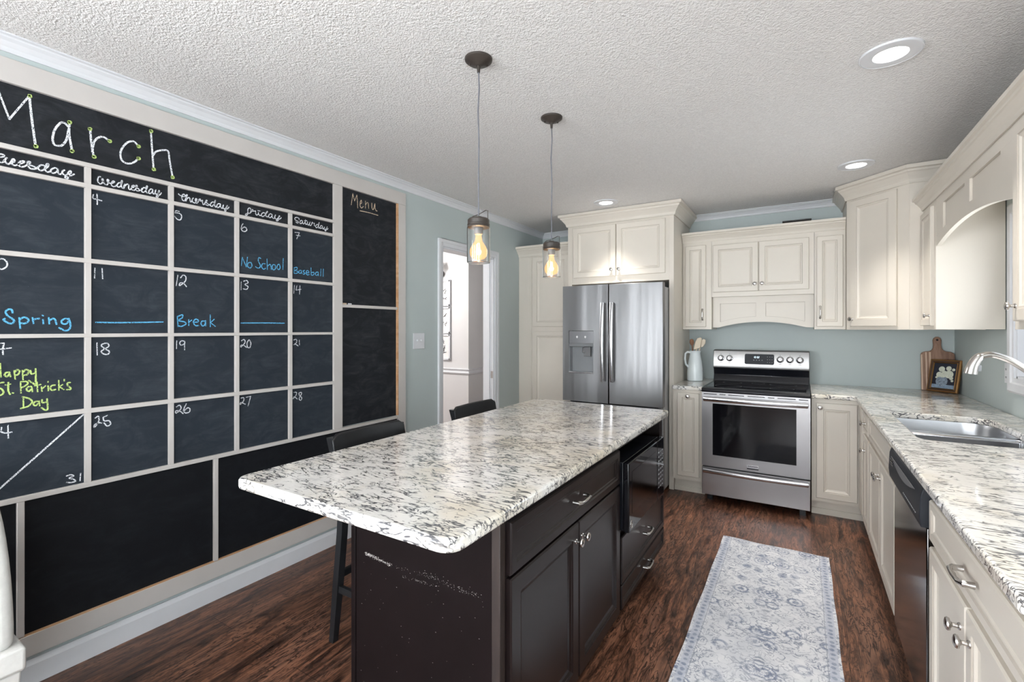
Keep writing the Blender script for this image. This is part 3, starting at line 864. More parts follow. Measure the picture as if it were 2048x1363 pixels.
obj('backplate', MB().lathe([(.045, 0), (.045, .012), (.03, .022)], (-1.262, 4.67, 2.12), (0, -1, 0)), M['bronze'], t)
obj('arm', MB().tube([(-1.262, 4.655, 2.12), (-1.262, 4.57, 2.10), (-1.262, 4.53, 2.14), (-1.262, 4.53, 2.19)], .009), M['bronze'], t)
obj('lamp_shade', MB().lathe([(.05, 0), (.03, .09)], (-1.262, 4.53, 2.18), (0, 0, 1), caps=False), M['bronze'], t)

# ---------------------------------------------------------------- cabinet builders
CROWN_TALL = [(0, 0), (.010, 0), (.014, .010), (.018, .024), (.028, .040), (.048, .066), (.056, .072), (.060, .084), (.076, .090), (.076, .115), (0, .115)]
CROWN = [(o * .8, z * .765) for o, z in CROWN_TALL]
DOOR = lambda fw: [(0, 0), (0, .014), (.004, .019), (fw - .006, .019), (fw - .002, .0155), (fw + .003, .0155), (fw + .010, .010), (fw + .020, .0075)]
DRAWER = lambda fw: [(0, 0), (0, .014), (.004, .019), (fw - .005, .019), (fw, .0145), (fw + .006, .0145), (fw + .010, .011)]


def knob(fr, a, z, parent, d=.019):
    o = fr.p(a, d, z)
    obj('knob', MB().lathe([(.010, 0), (.0095, .003), (.006, .006), (.0055, .015), (.009, .019), (.0155, .021), (.0165, .025), (.0145, .029), (.008, .0315), (.0001, .032)], o, fr.n, 20, caps=False), M['nickel'], parent, label='satin nickel knob')


def pull(fr, a, z, parent, vertical=False, half=.048, d=.019):
    def q(s, dd):
        return fr.p(a, d + dd, z + s) if vertical else fr.p(a + s, d + dd, z)
    m = MB()
    path = [q(-half, .000), q(-half, .012), q(-half * .98, .020), q(-half * .80, .028), q(-half * .4, .030), q(0, .030), q(half * .4, .030), q(half * .80, .028), q(half * .98, .020), q(half, .012), q(half, 0)]
    m.tube(path, [.0085, .0075, .0085, .0065, .0055, .0065, .0055, .0065, .0085, .0075, .0085], 12)
    obj('pull_handle', m, M['nickel'], parent, label='satin nickel bow handle')


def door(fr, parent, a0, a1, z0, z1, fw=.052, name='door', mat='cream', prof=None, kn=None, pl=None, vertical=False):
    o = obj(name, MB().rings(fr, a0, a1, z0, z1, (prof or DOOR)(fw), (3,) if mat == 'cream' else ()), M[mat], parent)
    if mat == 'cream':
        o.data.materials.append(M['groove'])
    if kn:
        knob(fr, kn[0], kn[1], o)
    if pl:
        pull(fr, pl[0], pl[1], o, vertical)
    return o


B = lambda *a: MB().box(*a)
CAT = 'cabinet'

# ---- tall pantry in the left corner
fr = back_face(4.46)
t = thing('pantry_cabinet', (.32, 4.46, 0), 'tall cream pantry cabinet between the sage wall and the refrigerator', CAT)
obj('cabinet_body', B(.002, .645, 4.46, 5.015, .10, 2.215).box(.002, .645, 4.54, 5.015, 0, .10), M['cream'], t)
obj('pilaster', MB().fbox(fr, .088, .164, .0, 2.195, 0, .008).fbox(fr, .104, .148, .10, 2.18, .008, .011), M['cream'], t, .002)
door(fr, t, .181, .606, 1.447, 2.189, .055)
door(fr, t, .181, .606, .14, 1.400, .055)
obj('crown_moulding', MB().sweep([(o, z * .9) for o, z in CROWN_TALL], [(.002, 4.46, 2.205), (.645, 4.46, 2.205)], -1), M['cream'], t)

# ---- cabinet over the refrigerator, with its two tall side panels
fr = back_face(4.33)
t = thing('refrigerator_cabinet', (1.158, 4.33, 0), 'tall cream surround with two-door cabinet over the steel refrigerator', CAT)
obj('cabinet_body', B(.690, 1.630, 4.332, 5.015, 1.862, 2.44), M['cream'], t)
obj('side_panel', B(.647, .692, 4.33, 5.015, 0, 2.44), M['cream'], t, .0015)
obj('side_panel', B(1.629, 1.670, 4.33, 5.015, 0, 2.44), M['cream'], t, .0015)
door(fr, t, .710, 1.142, 1.925, 2.412, .056, kn=(1.105, 1.985))
door(fr, t, 1.149, 1.598, 1.925, 2.412, .056, kn=(1.178, 1.985))
obj('crown_moulding', MB().sweep(CROWN_TALL, [(.647, 5.015, 2.434), (.647, 4.33, 2.434), (1.670, 4.33, 2.434), (1.670, 5.015, 2.434)], -1), M['cream'], t)

# ---- wall cabinets over the range
fr = back_face(4.69)
t = thing('wall_cabinet', (1.80, 4.69, 1.42), 'narrow cream wall cabinet left of the range hood recess, beside the refrigerator surround', CAT)
obj('cabinet_body', B(1.673, 1.926, 4.69, 5.015, 1.420, 2.236), M['cream'], t)
door(fr, t, 1.698, 1.880, 1.442, 2.200, .045, pl=(1.853, 1.556), vertical=True)
t = thing('wall_cabinet', (2.32, 4.69, 1.717), 'short two-door cream cabinet with arched valance above the range', CAT)
obj('cabinet_body', B(1.928, 2.722, 4.69, 5.015, 1.717, 2.236), M['cream'], t)
door(fr, t, 1.940, 2.309, 1.758, 2.190, .052, kn=(2.283, 1.821))
door(fr, t, 2.314, 2.686, 1.758, 2.190, .052, kn=(2.340, 1.821))


def arch_valance(fr, a0, a1, zt, zend, zpeak, rail, stile, mid, apron, flat, d0, d1):
    """board with an arched lower edge and two recessed panels"""
    mb = MB()
    n = 40
    ac = (a0 + a1) / 2
    hw = (a1 - a0) / 2 - flat

    def arc(a):
        u = min(1, abs(a - ac) / hw)
        return zend + (zpeak - zend) * (1 - u * u)
    A = [a0 + (a1 - a0) * i / n for i in range(n + 1)]
    dm = d0 + (d1 - d0) * .45
    # recessed back layer, then the raised frame over it
    mb.prism([fr.p(a, d0, arc(a)) for a in A] + [fr.p(a1, d0, zt), fr.p(a0, d0, zt)], fr.n * (dm - d0))
    mb.prism([fr.p(a, dm, arc(a)) for a in A] + [fr.p(a, dm, arc(a) + apron) for a in A[::-1]], fr.n * (d1 - dm))
    mb.fbox(fr, a0, a1, zt - rail, zt, dm, d1)
    for b0, b1 in ((a0, a0 + stile), (a1 - stile, a1), (ac - mid / 2, ac + mid / 2)):
        lo = max(arc(b0), arc(b1)) + apron * .5
        mb.fbox(fr, b0, b1, lo, zt - rail * .5, dm, d1 - .0002)
    # darker glaze, also painting in shade along the edges of the two recesses
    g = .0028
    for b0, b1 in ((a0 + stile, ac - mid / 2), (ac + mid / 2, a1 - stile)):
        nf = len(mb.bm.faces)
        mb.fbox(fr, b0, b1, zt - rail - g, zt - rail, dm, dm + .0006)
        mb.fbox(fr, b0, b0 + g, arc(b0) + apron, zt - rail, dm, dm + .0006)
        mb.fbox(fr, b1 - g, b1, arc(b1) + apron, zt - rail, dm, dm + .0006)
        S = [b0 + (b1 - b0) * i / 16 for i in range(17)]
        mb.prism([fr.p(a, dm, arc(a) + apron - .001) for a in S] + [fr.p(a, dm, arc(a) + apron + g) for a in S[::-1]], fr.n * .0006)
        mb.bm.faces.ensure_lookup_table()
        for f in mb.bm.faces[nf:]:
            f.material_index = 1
    return mb


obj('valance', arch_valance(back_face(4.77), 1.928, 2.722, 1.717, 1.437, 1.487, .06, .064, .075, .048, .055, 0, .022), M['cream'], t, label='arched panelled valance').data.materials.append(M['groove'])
t = thing('wall_cabinet', (2.83, 4.69, 1.42), 'narrow cream wall cabinet right of the range, beside the tall diagonal corner cabinet', CAT)
obj('cabinet_body', B(2.724, 2.936, 4.69, 5.015, 1.420, 2.236), M['cream'], t)
door(fr, t, 2.739, 2.920, 1.443, 2.188, .045, pl=(2.764, 1.560), vertical=True)
tag(obj('crown_moulding', MB().sweep(CROWN, [(1.673, 4.69, 2.230), (2.935, 4.69, 2.230)], -1), M['cream']), 'stepped cream crown moulding along the top of the range wall cabinets', 'moulding')

# ---- tall diagonal corner cabinet
t = thing('corner_cabinet', (3.1, 4.43, 1.417), 'tall cream diagonal corner wall cabinet reaching the ceiling', CAT)
pts = [(2.938, 4.596), (3.274, 4.258), (3.655, 4.258), (3.655, 5.015), (2.938, 5.015)]
obj('cabinet_body', MB().hexa(pts, 1.417, 2.44), M['cream'], t)
fr = Face(2.938, 4.596, (1, -1), (-1, -1))
door(fr, t, .040, .394, 1.443, 2.420, .058, kn=(.062, 1.500))
obj('corner_stile', MB().fbox(fr, .405, .474, 1.418, 2.435, 0, .004), M['cream'], t, .001)
obj('crown_moulding', MB().sweep(CROWN_TALL, [(2.938, 5.015, 2.434), (2.938, 4.596, 2.434), (3.274, 4.258, 2.434), (3.655, 4.258, 2.434)], -1), M['cream'], t)

# ---- wall cabinets on the window wall
fr = right_face(3.345)
t = thing('wall_cabinet', (3.5, 4.08, 1.42), 'small cream wall cabinet between the corner cabinet and the sink window', CAT)
obj('cabinet_body', B(3.345, 3.655, 3.905, 4.256, 1.420, 2.236), M['cream'], t)
door(fr, t, 3.952, 4.248, 1.444, 2.200, .045, kn=(3.980, 1.508))
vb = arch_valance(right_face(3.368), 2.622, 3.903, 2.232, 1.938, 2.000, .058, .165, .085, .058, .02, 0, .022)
vb.box(3.366, 3.655, 2.622, 3.903, 2.190, 2.206)      # unseen board added behind the valance to keep window light off the ceiling
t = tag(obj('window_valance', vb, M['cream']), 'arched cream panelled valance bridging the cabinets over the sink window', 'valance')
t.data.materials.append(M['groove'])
t = thing('wall_cabinet', (3.5, 2.1, 1.42), 'cream wall cabinet at the right edge of the photo, nearest the camera', CAT)
obj('cabinet_body', B(3.345, 3.655, 1.62, 2.620, 1.420, 2.236), M['cream'], t)
door(fr, t, 2.125, 2.580, 1.452, 2.205, .052, kn=(2.545, 1.510))
door(fr, t, 1.660, 2.115, 1.452, 2.205, .052, kn=(1.70, 1.510))
tag(obj('crown_moulding', MB().sweep(CROWN, [(3.345, 4.256, 2.230), (3.345, 1.62, 2.230)], -1), M['cream']), 'stepped cream crown moulding running over the sink window toward the camera', 'moulding')

# ---- base cabinets
fr = back_face(4.285)


def toe(parent, *boxes):
    m = MB()
    for b in boxes:
        m.box(*b)
    obj('toe_kick', m, M['cream'], parent)


t = thing('base_cabinet', (1.80, 4.285, 0), 'slim cream base cabinet between the refrigerator and the range', CAT)
obj('cabinet_body', B(1.673, 1.924, 4.285, 5.015, .120, .898), M['cream'], t)
toe(t, (1.673, 1.924, 4.365, 5.0, 0, .119), (1.673, 1.924, 4.352, 4.365, 0, .045))
door(fr, t, 1.712, 1.892, .155, .873, .045, kn=(1.800, .846))
t = thing('base_cabinet', (2.84, 4.285, 0), 'cream base cabinet with one full-height door right of the range', CAT)
obj('cabinet_body', B(2.698, 3.000, 4.285, 5.015, .120, .898), M['cream'], t)
toe(t, (2.698, 3.08, 4.365, 5.0, 0, .119), (2.698, 3.08, 4.352, 4.365, 0, .045))
door(fr, t, 2.727, 2.981, .147, .866, .052, kn=(2.752, .832))

XF = 3.005
fr = right_face(XF)
t = thing('base_cabinet', (XF, 3.85, 0), 'narrow cream drawer and door base cabinet at the inside corner', CAT)
obj('cabinet_body', B(XF, 3.60, 3.690, 4.284, .120, .898), M['cream'], t)
toe(t, (3.082, 3.6, 3.690, 4.284, 0, .119))
obj('filler_strip', MB().fbox(fr, 4.005, 4.262, .125, .866, 0, .016).fbox(fr, 4.03, 4.05, .15, .85, .016, .02), M['cream'], t, .002)
door(fr, t, 3.702, 3.990, .742, .864, .028, 'drawer', prof=DRAWER, kn=(3.85, .803))
door(fr, t, 3.702, 3.990, .128, .716, .045, kn=(3.87, .622))
t = thing('base_cabinet', (XF, 3.2, 0), 'cream two-door sink base cabinet with plain false front, left of the dishwasher', CAT)
obj('cabinet_body', B(XF, 3.055, 2.712, 3.688, .120, .898).box(3.055, 3.6, 2.712, 2.73, .12, .898).box(3.055, 3.6, 3.67, 3.688, .12, .898).box(3.055, 3.6, 2.73, 3.67, .12, .14), M['cream'], t)
toe(t, (3.082, 3.6, 2.712, 3.688, 0, .119))
door(fr, t, 2.724, 3.678, .742, .864, .030, 'false_front', prof=DRAWER)
door(fr, t, 3.206, 3.678, .128, .716, .050, kn=(3.240, .628))
door(fr, t, 2.724, 3.198, .128, .716, .050, kn=(3.165, .628))
t = thing('base_cabinet', (XF, 1.63, 0), 'cream base cabinet with wide drawer over two doors, nearest the camera right of the dishwasher', CAT)
obj('cabinet_body', B(XF, 3.60, 1.222, 2.046, .120, .898), M['cream'], t)
toe(t, (3.082, 3.6, 1.222, 2.046, 0, .119))
door(fr, t, 1.234, 2.038, .735, .864, .030, 'drawer', prof=DRAWER, pl=(1.605, .803))
door(fr, t, 1.640, 2.038, .128, .712, .050, kn=(1.680, .640))
door(fr, t, 1.234, 1.632, .128, .712, .050, kn=(1.596, .640))

# ---- dishwasher
t = thing('dishwasher', (3.1, 2.38, 0), 'stainless dishwasher with black control strip under the sink counter', 'dishwasher')
obj('tub', B(3.01, 3.58, 2.062, 2.694, .10, .885), M['darkgrey'], t)
obj('door', B(2.984, 3.012, 2.060, 2.698, .115, .762), metal('dishwasher_steel', (.12, .115, .115), .13), t, .004)
m = MB()
m.prism([(2.968, 2.052, .764), (2.964, 2.052, .800), (2.968, 2.052, .872), (2.974, 2.052, .893), (3.008, 2.052, .893), (3.008, 2.052, .764)], (0, .652, 0))
cp_ = obj('control_panel', m, M['ctrl'], t, .003)
obj('handle_pocket', MB().prism([(2.9655, 2.13 + (.5 * i / 12), .868 - .034 * math.sin(PI * i / 12)) for i in range(13)], (-.0015, 0, 0)), M['darkgrey'], cp_)
obj('vent', B(2.9635, 2.968, 2.59, 2.655, .852, .858).box(2.9635, 2.968, 2.59, 2.655, .841, .847).box(2.9635, 2.968, 2.59, 2.655, .830, .836), M['blackplastic'], cp_)
m = MB()
for i in range(11):
    m.box(2.9630, 2.9645, 2.11 + i * .022, 2.122 + i * .022, .792, .795)
obj('button_marks', m, M['midgrey'], cp_)
obj('kick_plate', B(3.05, 3.07, 2.06, 2.698, 0.005, .114), M['blackplastic'], t)

# ---- countertops
t = thing('countertop', (1.80, 4.6, .898), 'small white granite counter slab between refrigerator and range', 'countertop')
obj('slab', B(1.672, 1.926, 4.248, 5.018, .900, .934), M['granite'], t, .008, 3)


def round_rect(x0, x1, y0, y1, radii, seg=8):
    """counter-clockwise; radii for (x0,y0),(x1,y0),(x1,y1),(x0,y1)"""
    out = []
    for (cx, cy, r, a0) in ((x0, y0, radii[0], PI), (x1, y0, radii[1], 1.5 * PI), (x1, y1, radii[2], 0), (x0, y1, radii[3], .5 * PI)):
        sx = cx + r if cx == x0 else cx - r
        sy = cy + r if cy == y0 else cy - r
        for i in range(seg + 1):
            a = a0 + .5 * PI * i / seg
            out.append((sx + r * math.cos(a), sy + r * math.sin(a)))
    return out


HOLE = round_rect(3.080, 3.505, 2.745, 3.570, (.05, .11, .12, .025))
outer = [(2.694, 4.235), (2.955, 4.235), (2.968, 4.215)] + [(2.968, 4.2 - i * .2) for i in range(14)] + [(2.968, 1.225), (2.998, 1.198), (3.658, 1.198), (3.658, 5.018), (2.694, 5.018)]
bm = bmesh.new()
edges = []
for loop in (outer, HOLE):
    vs = [bm.verts.new((x, y, .934)) for x, y in loop]
    edges += [bm.edges.new((vs[i], vs[(i + 1) % len(vs)])) for i in range(len(vs))]
bmesh.ops.triangle_fill(bm, use_beauty=True, edges=edges)
ext = bmesh.ops.extrude_face_region(bm, geom=list(bm.faces))
bmesh.ops.translate(bm, verts=[v for v in ext['geom'] if isinstance(v, bmesh.types.BMVert)], vec=(0, 0, -.034))
t = thing('countertop', (3.3, 3.1, .898), 'large L-shaped white granite countertop holding the sink', 'countertop')
m = MB()
m.bm.free()
m.bm = bm
obj('slab', m, M['granite'], t, .008, 3)

# ---- double bowl sink and faucet
t = thing('sink', (3.29, 3.18, .70), 'stainless undermount double bowl sink set in the granite counter', 'sink')


def bowl(outline, z0, z1):
    n = len(outline)
    mb = MB()
    cx, cy = sum(p[0] for p in outline) / n, sum(p[1] for p in outline) / n
    prev = None
    for k, z in ((1.0, z1), (.985, z1 - .02), (.965, z0 + .03), (.93, z0 + .006), (.86, z0)):
        ring = [mb.bm.verts.new((cx + (x - cx) * k, cy + (y - cy) * k, z)) for x, y in outline]
        if prev:
            for j in range(n):
                mb.bm.faces.new((prev[j], prev[(j + 1) % n], ring[(j + 1) % n], ring[j]))
        prev = ring
    mb.bm.faces.new(prev)
    mb.smooth = True
    return mb


obj('bowl', bowl(round_rect(3.075, 3.512, 3.180, 3.578, (.015, .015, .12, .03)), .715, .899), M['sink'], t, smooth_angle=60)
obj('bowl', bowl(round_rect(3.075, 3.512, 2.738, 3.150, (.06, .11, .015, .015)), .735, .899), M['sink'], t, smooth_angle=60)
obj('divider', B(3.072, 3.513, 3.142, 3.188, .76, .897), M['handle'], t, .012, 4)
for y in (3.37, 2.95):
    obj('drain', MB().lathe([(.042, 0), (.040, .004), (.028, .002), (.0001, -.002)], (3.30, y, .7165 if y > 3.1 else .7365), (0, 0, 1), 24, caps=False), M['nickel'], t)
t = thing('faucet', (3.585, 3.12, .934), 'brushed nickel gooseneck pull-down faucet behind the sink', 'faucet')
obj('base', MB().lathe([(.030, 0), (.030, .006), (.024, .014), (.020, .05), (.0185, .09)], (3.590, 3.12, .934)), M['faucet'], t)
arcp = [(3.590, 3.12, 1.00), (3.592, 3.12, 1.06), (3.583, 3.12, 1.13), (3.555, 3.12, 1.190), (3.510, 3.12, 1.238), (3.462, 3.12, 1.276), (3.416, 3.12, 1.297), (3.385, 3.12, 1.299), (3.358, 3.12, 1.288)]


def curve3(P, sub=5):
    out = []
    n = len(P)
    for i in range(n - 1):
        p0, p1, p2, p3 = (Vector(P[max(i - 1, 0)]), Vector(P[i]), Vector(P[i + 1]), Vector(P[min(i + 2, n - 1)]))
        for k in range(sub):
            t_ = k / sub
            out.append(.5 * (2 * p1 + (p2 - p0) * t_ + (2 * p0 - 5 * p1 + 4 * p2 - p3) * t_ ** 2 + (3 * p1 - p0 - 3 * p2 + p3) * t_ ** 3))
    return out + [Vector(P[-1])]


obj('spout', MB().tube(curve3(arcp), .0145, 18), M['faucet'], t)
tip = Vector(arcp[-1])
h = obj('spray_head', MB().tube(curve3([(3.366, 3.12, 1.2935), (3.356, 3.12, 1.286), (3.342, 3.12, 1.262), (3.332, 3.12, 1.232), (3.328, 3.12, 1.206)], 4), [.0155 + .0105 * (i / 16) for i in range(17)], 20), M['faucet'], t)
obj('spray_button', MB().box(3.350, 3.366, 3.112, 3.128, 1.218, 1.248), M['midgrey'], h, .003)
obj('lever', MB().tube([(3.595, 3.10, 1.03), (3.60, 3.04, 1.06), (3.60, 3.0, 1.10)], [.008, .007, .006], 12), M['faucet'], t)

# ---- refrigerator
FY = 3.986
t = thing('refrigerator', (1.205, 4.35, 0), 'stainless french door refrigerator with ice and water dispenser', 'refrigerator')
obj('cabinet_body', B(.790, 1.622, 4.062, 4.98, .03, 1.792), M['fridge_side'], t, .004)
obj('hinge_cover', B(1.54, 1.626, 4.02, 4.12, 1.793, 1.812).box(.79, .86, 4.02, 4.12, 1.793, 1.812), M['blackplastic'], t)
x0, x1, z0, z1 = .8125, 1.053, 1.024, 1.407
m = MB()
for q in ((.752, x0, .768, 1.815), (x1, 1.187, .768, 1.815), (x0, x1, .768, z0), (x0, x1, z1, 1.815)):
    m.box(q[0], q[1], FY, 4.058, q[2], q[3])
ld = obj('door', m, M['steel'], t)
m = MB()
m.box(x0 + .002, x1 - .002, FY + .002, FY + .03, 1.292, z1 - .002)
dp = obj('dispenser_panel', m, metal('dispenser_steel', (.30, .30, .31), .3), ld, .002)
m = MB()
for xi in (.895, .975):
    m.prism([(xi - .009, FY + .0005, 1.345), (xi, FY + .0005, 1.338), (xi + .008, FY + .0005, 1.352), (xi + .002, FY + .0005, 1.362), (xi - .010, FY + .0005, 1.358)], (0, .002, 0))
obj('panel_icon', m, M['paper'], dp, label='small white dispenser icons')
obj('dispenser_lip', MB().prism([(x0 + .002, FY - .002, 1.292), (x0 + .002, FY + .03, 1.292), (x0 + .002, FY + .05, 1.262), (x0 + .002, FY + .004, 1.266)], (x1 - x0 - .004, 0, 0)), M['midgrey'], ld)
obj('dispenser_recess', MB().box(x0 + .001, x1 - .001, 4.052, 4.057, z0, 1.29).box(x0, x0 + .006, FY + .006, 4.055, z0, 1.29).box(x1 - .006, x1, FY + .006, 4.055, z0, 1.29), M['midgrey'], ld)
obj('dispenser_paddle', MB().hexa([(.945, 4.02), (1.01, 4.02), (1.01, 4.04), (.945, 4.04)], 1.175, 1.262).lathe([(.018, 0), (.014, .05)], (.945, 4.03, 1.205), (0, 0, 1), 14), M['darkgrey'], ld, .004)
obj('drip_tray', B(x0, x1, FY - .004, 4.055, z0 - .002, z0 + .012), M['handle'], ld, .003)
rd = obj('door', B(1.196, 1.660, FY, 4.058, .768, 1.815), M['steel'], t, .004)


def bow_handle(p0, p1, out, depth, w, parent, n=16, mat='handle', name='handle', flat=(1, 0, 0), flatten=None):
    p0, p1, out = Vector(p0), Vector(p1), Vector(out)
    path = [p0 - out * 0]
    for i in range(n + 1):
        s = i / n
        path.append(p0.lerp(p1, s) + out * (depth * (.55 + .45 * math.sin(PI * s))))
    path.append(p1)
    obj(name, MB().tube(path, w, 14, flat=flat), M[mat], parent)


bow_handle((1.148, FY, .965), (1.148, FY, 1.650), (0, -1, 0), .058, .017, ld, flat=(0, 1, 0))
bow_handle((1.232, FY, .965), (1.232, FY, 1.650), (0, -1, 0), .058, .017, rd, flat=(0, 1, 0))
fd = obj('freezer_drawer', B(.752, 1.660, FY, 4.058, .085, .752), M['steel'], t, .004)
bow_handle((.83, FY, .69), (1.58, FY, .69), (0, -1, 0), .055, .017, fd, flat=(0, 1, 0))
obj('door_gasket', B(.80, 1.605, 4.0575, 4.0625, .10, 1.79), M['blackplastic'], t)

# ---- range
t = thing('range', (2.31, 4.5, 0), 'stainless freestanding electric range with black glass cooktop', 'range')
RX0, RX1, RY = 1.931, 2.689, 4.165
obj('range_body', B(RX0 + .004, RX1 - .004, 4.20, 4.95, .06, .905), M['darkgrey'], t)
m = MB()
for q in ((RX0, 2.013, .302, .905), (2.600, RX1, .302, .905), (2.013, 2.600, .302, .393), (2.013, 2.600, .815, .905)):
    m.box(q[0], q[1], RY, 4.198, q[2], q[3])
od = obj('oven_door', m, M['steel_h'], t)
obj('oven_window', B(2.012, 2.601, RY + .004, RY + .012, .392, .816), M['blackglass'], od)
m = MB()
for a, b in ((1.945, 2.045), (2.065, 2.11), (2.13, 2.245), (2.27, 2.39), (2.41, 2.455), (2.475, 2.595), (2.615, 2.675)):
    m.box(a, b, RY - .0008, RY + .004, .888, .894)
obj('vent_slots', m, M['blackplastic'], od)
bow_handle((1.95, RY, .853), (2.67, RY, .853), (0, -1, 0), .050, .020, od, flat=(0, 1, 0))
obj('badge', B(2.265, 2.348, RY - .003, RY, .318, .352), M['handle'], od, .001)
m = MB()
for i in range(11):
    m.box(2.272 + i * .0064, 2.2755 + i * .0064, RY - .0035, RY - .0028, .338, .346)
m.box(2.266, 2.347, RY - .0035, RY - .0028, .3185, .327)
obj('badge_lettering', m, M['ctrl'], od)
m = MB()
n = 16
sd = obj('storage_drawer', B(RX0, RX1, RY, 4.198, .066, .290), M['steel_h'], t, .003)
bow_handle((1.945, RY, .262), (2.675, RY, .262), (0, -1, 0), .034, .017, sd, flat=(0, 1, 0))
obj('leg', B(1.96, 2.0, 4.25, 4.29, 0, .06), M['blackplastic'], t)
obj('leg', B(2.62, 2.66, 4.25, 4.29, 0, .06), M['blackplastic'], t)
obj('leg', B(1.96, 2.0, 4.85, 4.89, 0, .06), M['blackplastic'], t)
obj('leg', B(2.62, 2.66, 4.85, 4.89, 0, .06), M['blackplastic'], t)
m = MB().prism([(RX0, 4.150, .908), (RX0, 4.145, .922), (RX0, 4.160, .940), (RX0, 4.20, .944), (RX0, 4.80, .944), (RX0, 4.80, .906), (RX0, 4.16, .906)], (RX1 - RX0, 0, 0))
ct = obj('cooktop', m, M['blackplastic'], t, .003)
obj('glass_top', B(RX0 + .025, RX1 - .025, 4.20, 4.79, .9438, .9462), M['blackglass'], ct)
m = MB()
for cx, cy, r in ((2.11, 4.34, .10), (2.50, 4.34, .085), (2.11, 4.63, .075), (2.50, 4.63, .10), (2.31, 4.66, .05)):
    m.tube([(cx + r * math.cos(a * PI / 20), cy + r * math.sin(a * PI / 20), .9463) for a in range(40)], .0012, 6, closed=True)
obj('burner_ring', m, M['ctrl'], ct, label='faint grey burner rings')
m = MB().prism([(1.927, 4.800, .945), (1.927, 4.83, 1.00), (1.927, 4.812, 1.045), (1.927, 4.795, 1.064), (1.927, 4.95, 1.064), (1.927, 4.95, .906), (1.927, 4.80, .906)], (.764, 0, 0))
obj('backguard_base', m, M['blackplastic'], t, .004)
m = MB().prism([(1.927, 4.788, 1.064), (1.927, 4.784, 1.084), (1.927, 4.812, 1.222), (1.927, 4.822, 1.228), (1.927, 4.95, 1.228), (1.927, 4.95, 1.064)], (.764, 0, 0))
bgd = obj('control_panel', m, M['panel_steel'], t, .003)
PN = Vector((0, -.1388, .0282)).normalized()
PN = Vector((0, -math.cos(.2), math.sin(.2)))


def on_panel(x, z, d=0):
    s = (z - 1.084) / .138
    return Vector((x, 4.784 + .028 * s, z)) + PN * d


m = MB()
dsp = [on_panel(x, z, .0005) for x, z in ((2.200, 1.105), (2.418, 1.105), (2.426, 1.113), (2.426, 1.188), (2.418, 1.196), (2.200, 1.196), (2.192, 1.188), (2.192, 1.113))]
dd = obj('display', m.prism(dsp, PN * .003), M['ctrl'], bgd)
SEG = {'0': 'abcdef', '1': 'bc', '2': 'abged'}
SG = {'a': ((0, 1), (1, 1)), 'b': ((1, .5), (1, 1)), 'c': ((1, 0), (1, .5)), 'd': ((0, 0), (1, 0)), 'e': ((0, 0), (0, .5)), 'f': ((0, .5), (0, 1)), 'g': ((0, .5), (1, .5))}
m = MB()
xx = 2.264
for ch in '10:02':
    if ch == ':':
        for z in (1.1645, 1.1715):
            m.tube([on_panel(xx, z, .004), on_panel(xx + .001, z, .004)], .0008, 6)
        xx += .006
        continue
    for s in SEG[ch]:
        (ax, az), (bx, bz) = SG[s]
        m.tube([on_panel(xx + ax * .006, 1.160 + az * .015, .004), on_panel(xx + bx * .006 + .0001, 1.160 + bz * .015, .004)], .0009, 6)
    xx += .011
obj('clock_digits', m, M['led'], dd)
m = MB()
for r in range(3):
    for c_ in range(3):
        m.box(*[q for q in (2.372 + c_ * .018, 2.377 + c_ * .018, on_panel(0, 1.125 + r * .024).y - .006, on_panel(0, 1.125 + r * .024).y + .0, 1.123 + r * .024, 1.127 + r * .024)])
for c_ in range(4):
    m.box(2.262 + c_ * .022, 2.270 + c_ * .022, on_panel(0, 1.142).y - .006, on_panel(0, 1.142).y, 1.140, 1.145)
obj('button_marks', m, M['midgrey'], dd)
for x in (1.992, 2.065, 2.473, 2.547, 2.621):
    k = obj('knob', MB().lathe([(.025, 0), (.025, .004), (.021, .006), (.019, .022), (.0165, .025), (.0001, .0255)], on_panel(x, 1.152), PN, 24, caps=False), M['handle'], bgd)
    obj('knob_ring', MB().lathe([(.0285, -.001), (.0285, .0022), (.025, .0024)], on_panel(x, 1.152), PN, 28), M['ctrl'], k)
    c0 = on_panel(x, 1.152, .024)
    obj('grip', MB().box(x - .003, x + .003, c0.y - .012, c0.y + .004, c0.z - .017, c0.z + .017), M['handle'], k, .0015)
    m = MB()
    for z, wd in ((1.190, .004), (1.114, .010)):
        q = on_panel(x, z, .0006)
        m.box(x - wd, x + wd, q.y - .0006, q.y + .002, z - .0018, z + .0018)
    obj('knob_marks', m, M['ctrl'], bgd)

# ---- island
fr = Face(1.905, 0, (0, 1), (1, 0))
isl = thing('island_cabinet', (1.6, 2.03, 0), 'espresso brown kitchen island cabinet under the granite top', 'island')
m = MB()
m.box(1.287, 1.50, 1.135, 2.940, .0, .898).box(1.50, 1.905, 1.140, 2.130, .10, .898).box(1.50, 1.905, 2.890, 2.940, .10, .898)
m.box(1.50, 1.905, 2.130, 2.890, .10, .476).box(1.50, 1.905, 2.130, 2.890, .862, .898)
obj('cabinet_body', m, M['espresso'], isl)
obj('toe_kick', B(1.50, 1.835, 1.14, 2.935, 0, .10), M['blackplastic'], isl)
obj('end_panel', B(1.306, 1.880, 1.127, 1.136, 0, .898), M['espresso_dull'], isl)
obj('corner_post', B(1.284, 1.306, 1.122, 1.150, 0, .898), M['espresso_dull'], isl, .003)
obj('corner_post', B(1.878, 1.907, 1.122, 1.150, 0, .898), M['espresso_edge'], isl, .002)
m = MB()
rnd = random.Random(7)


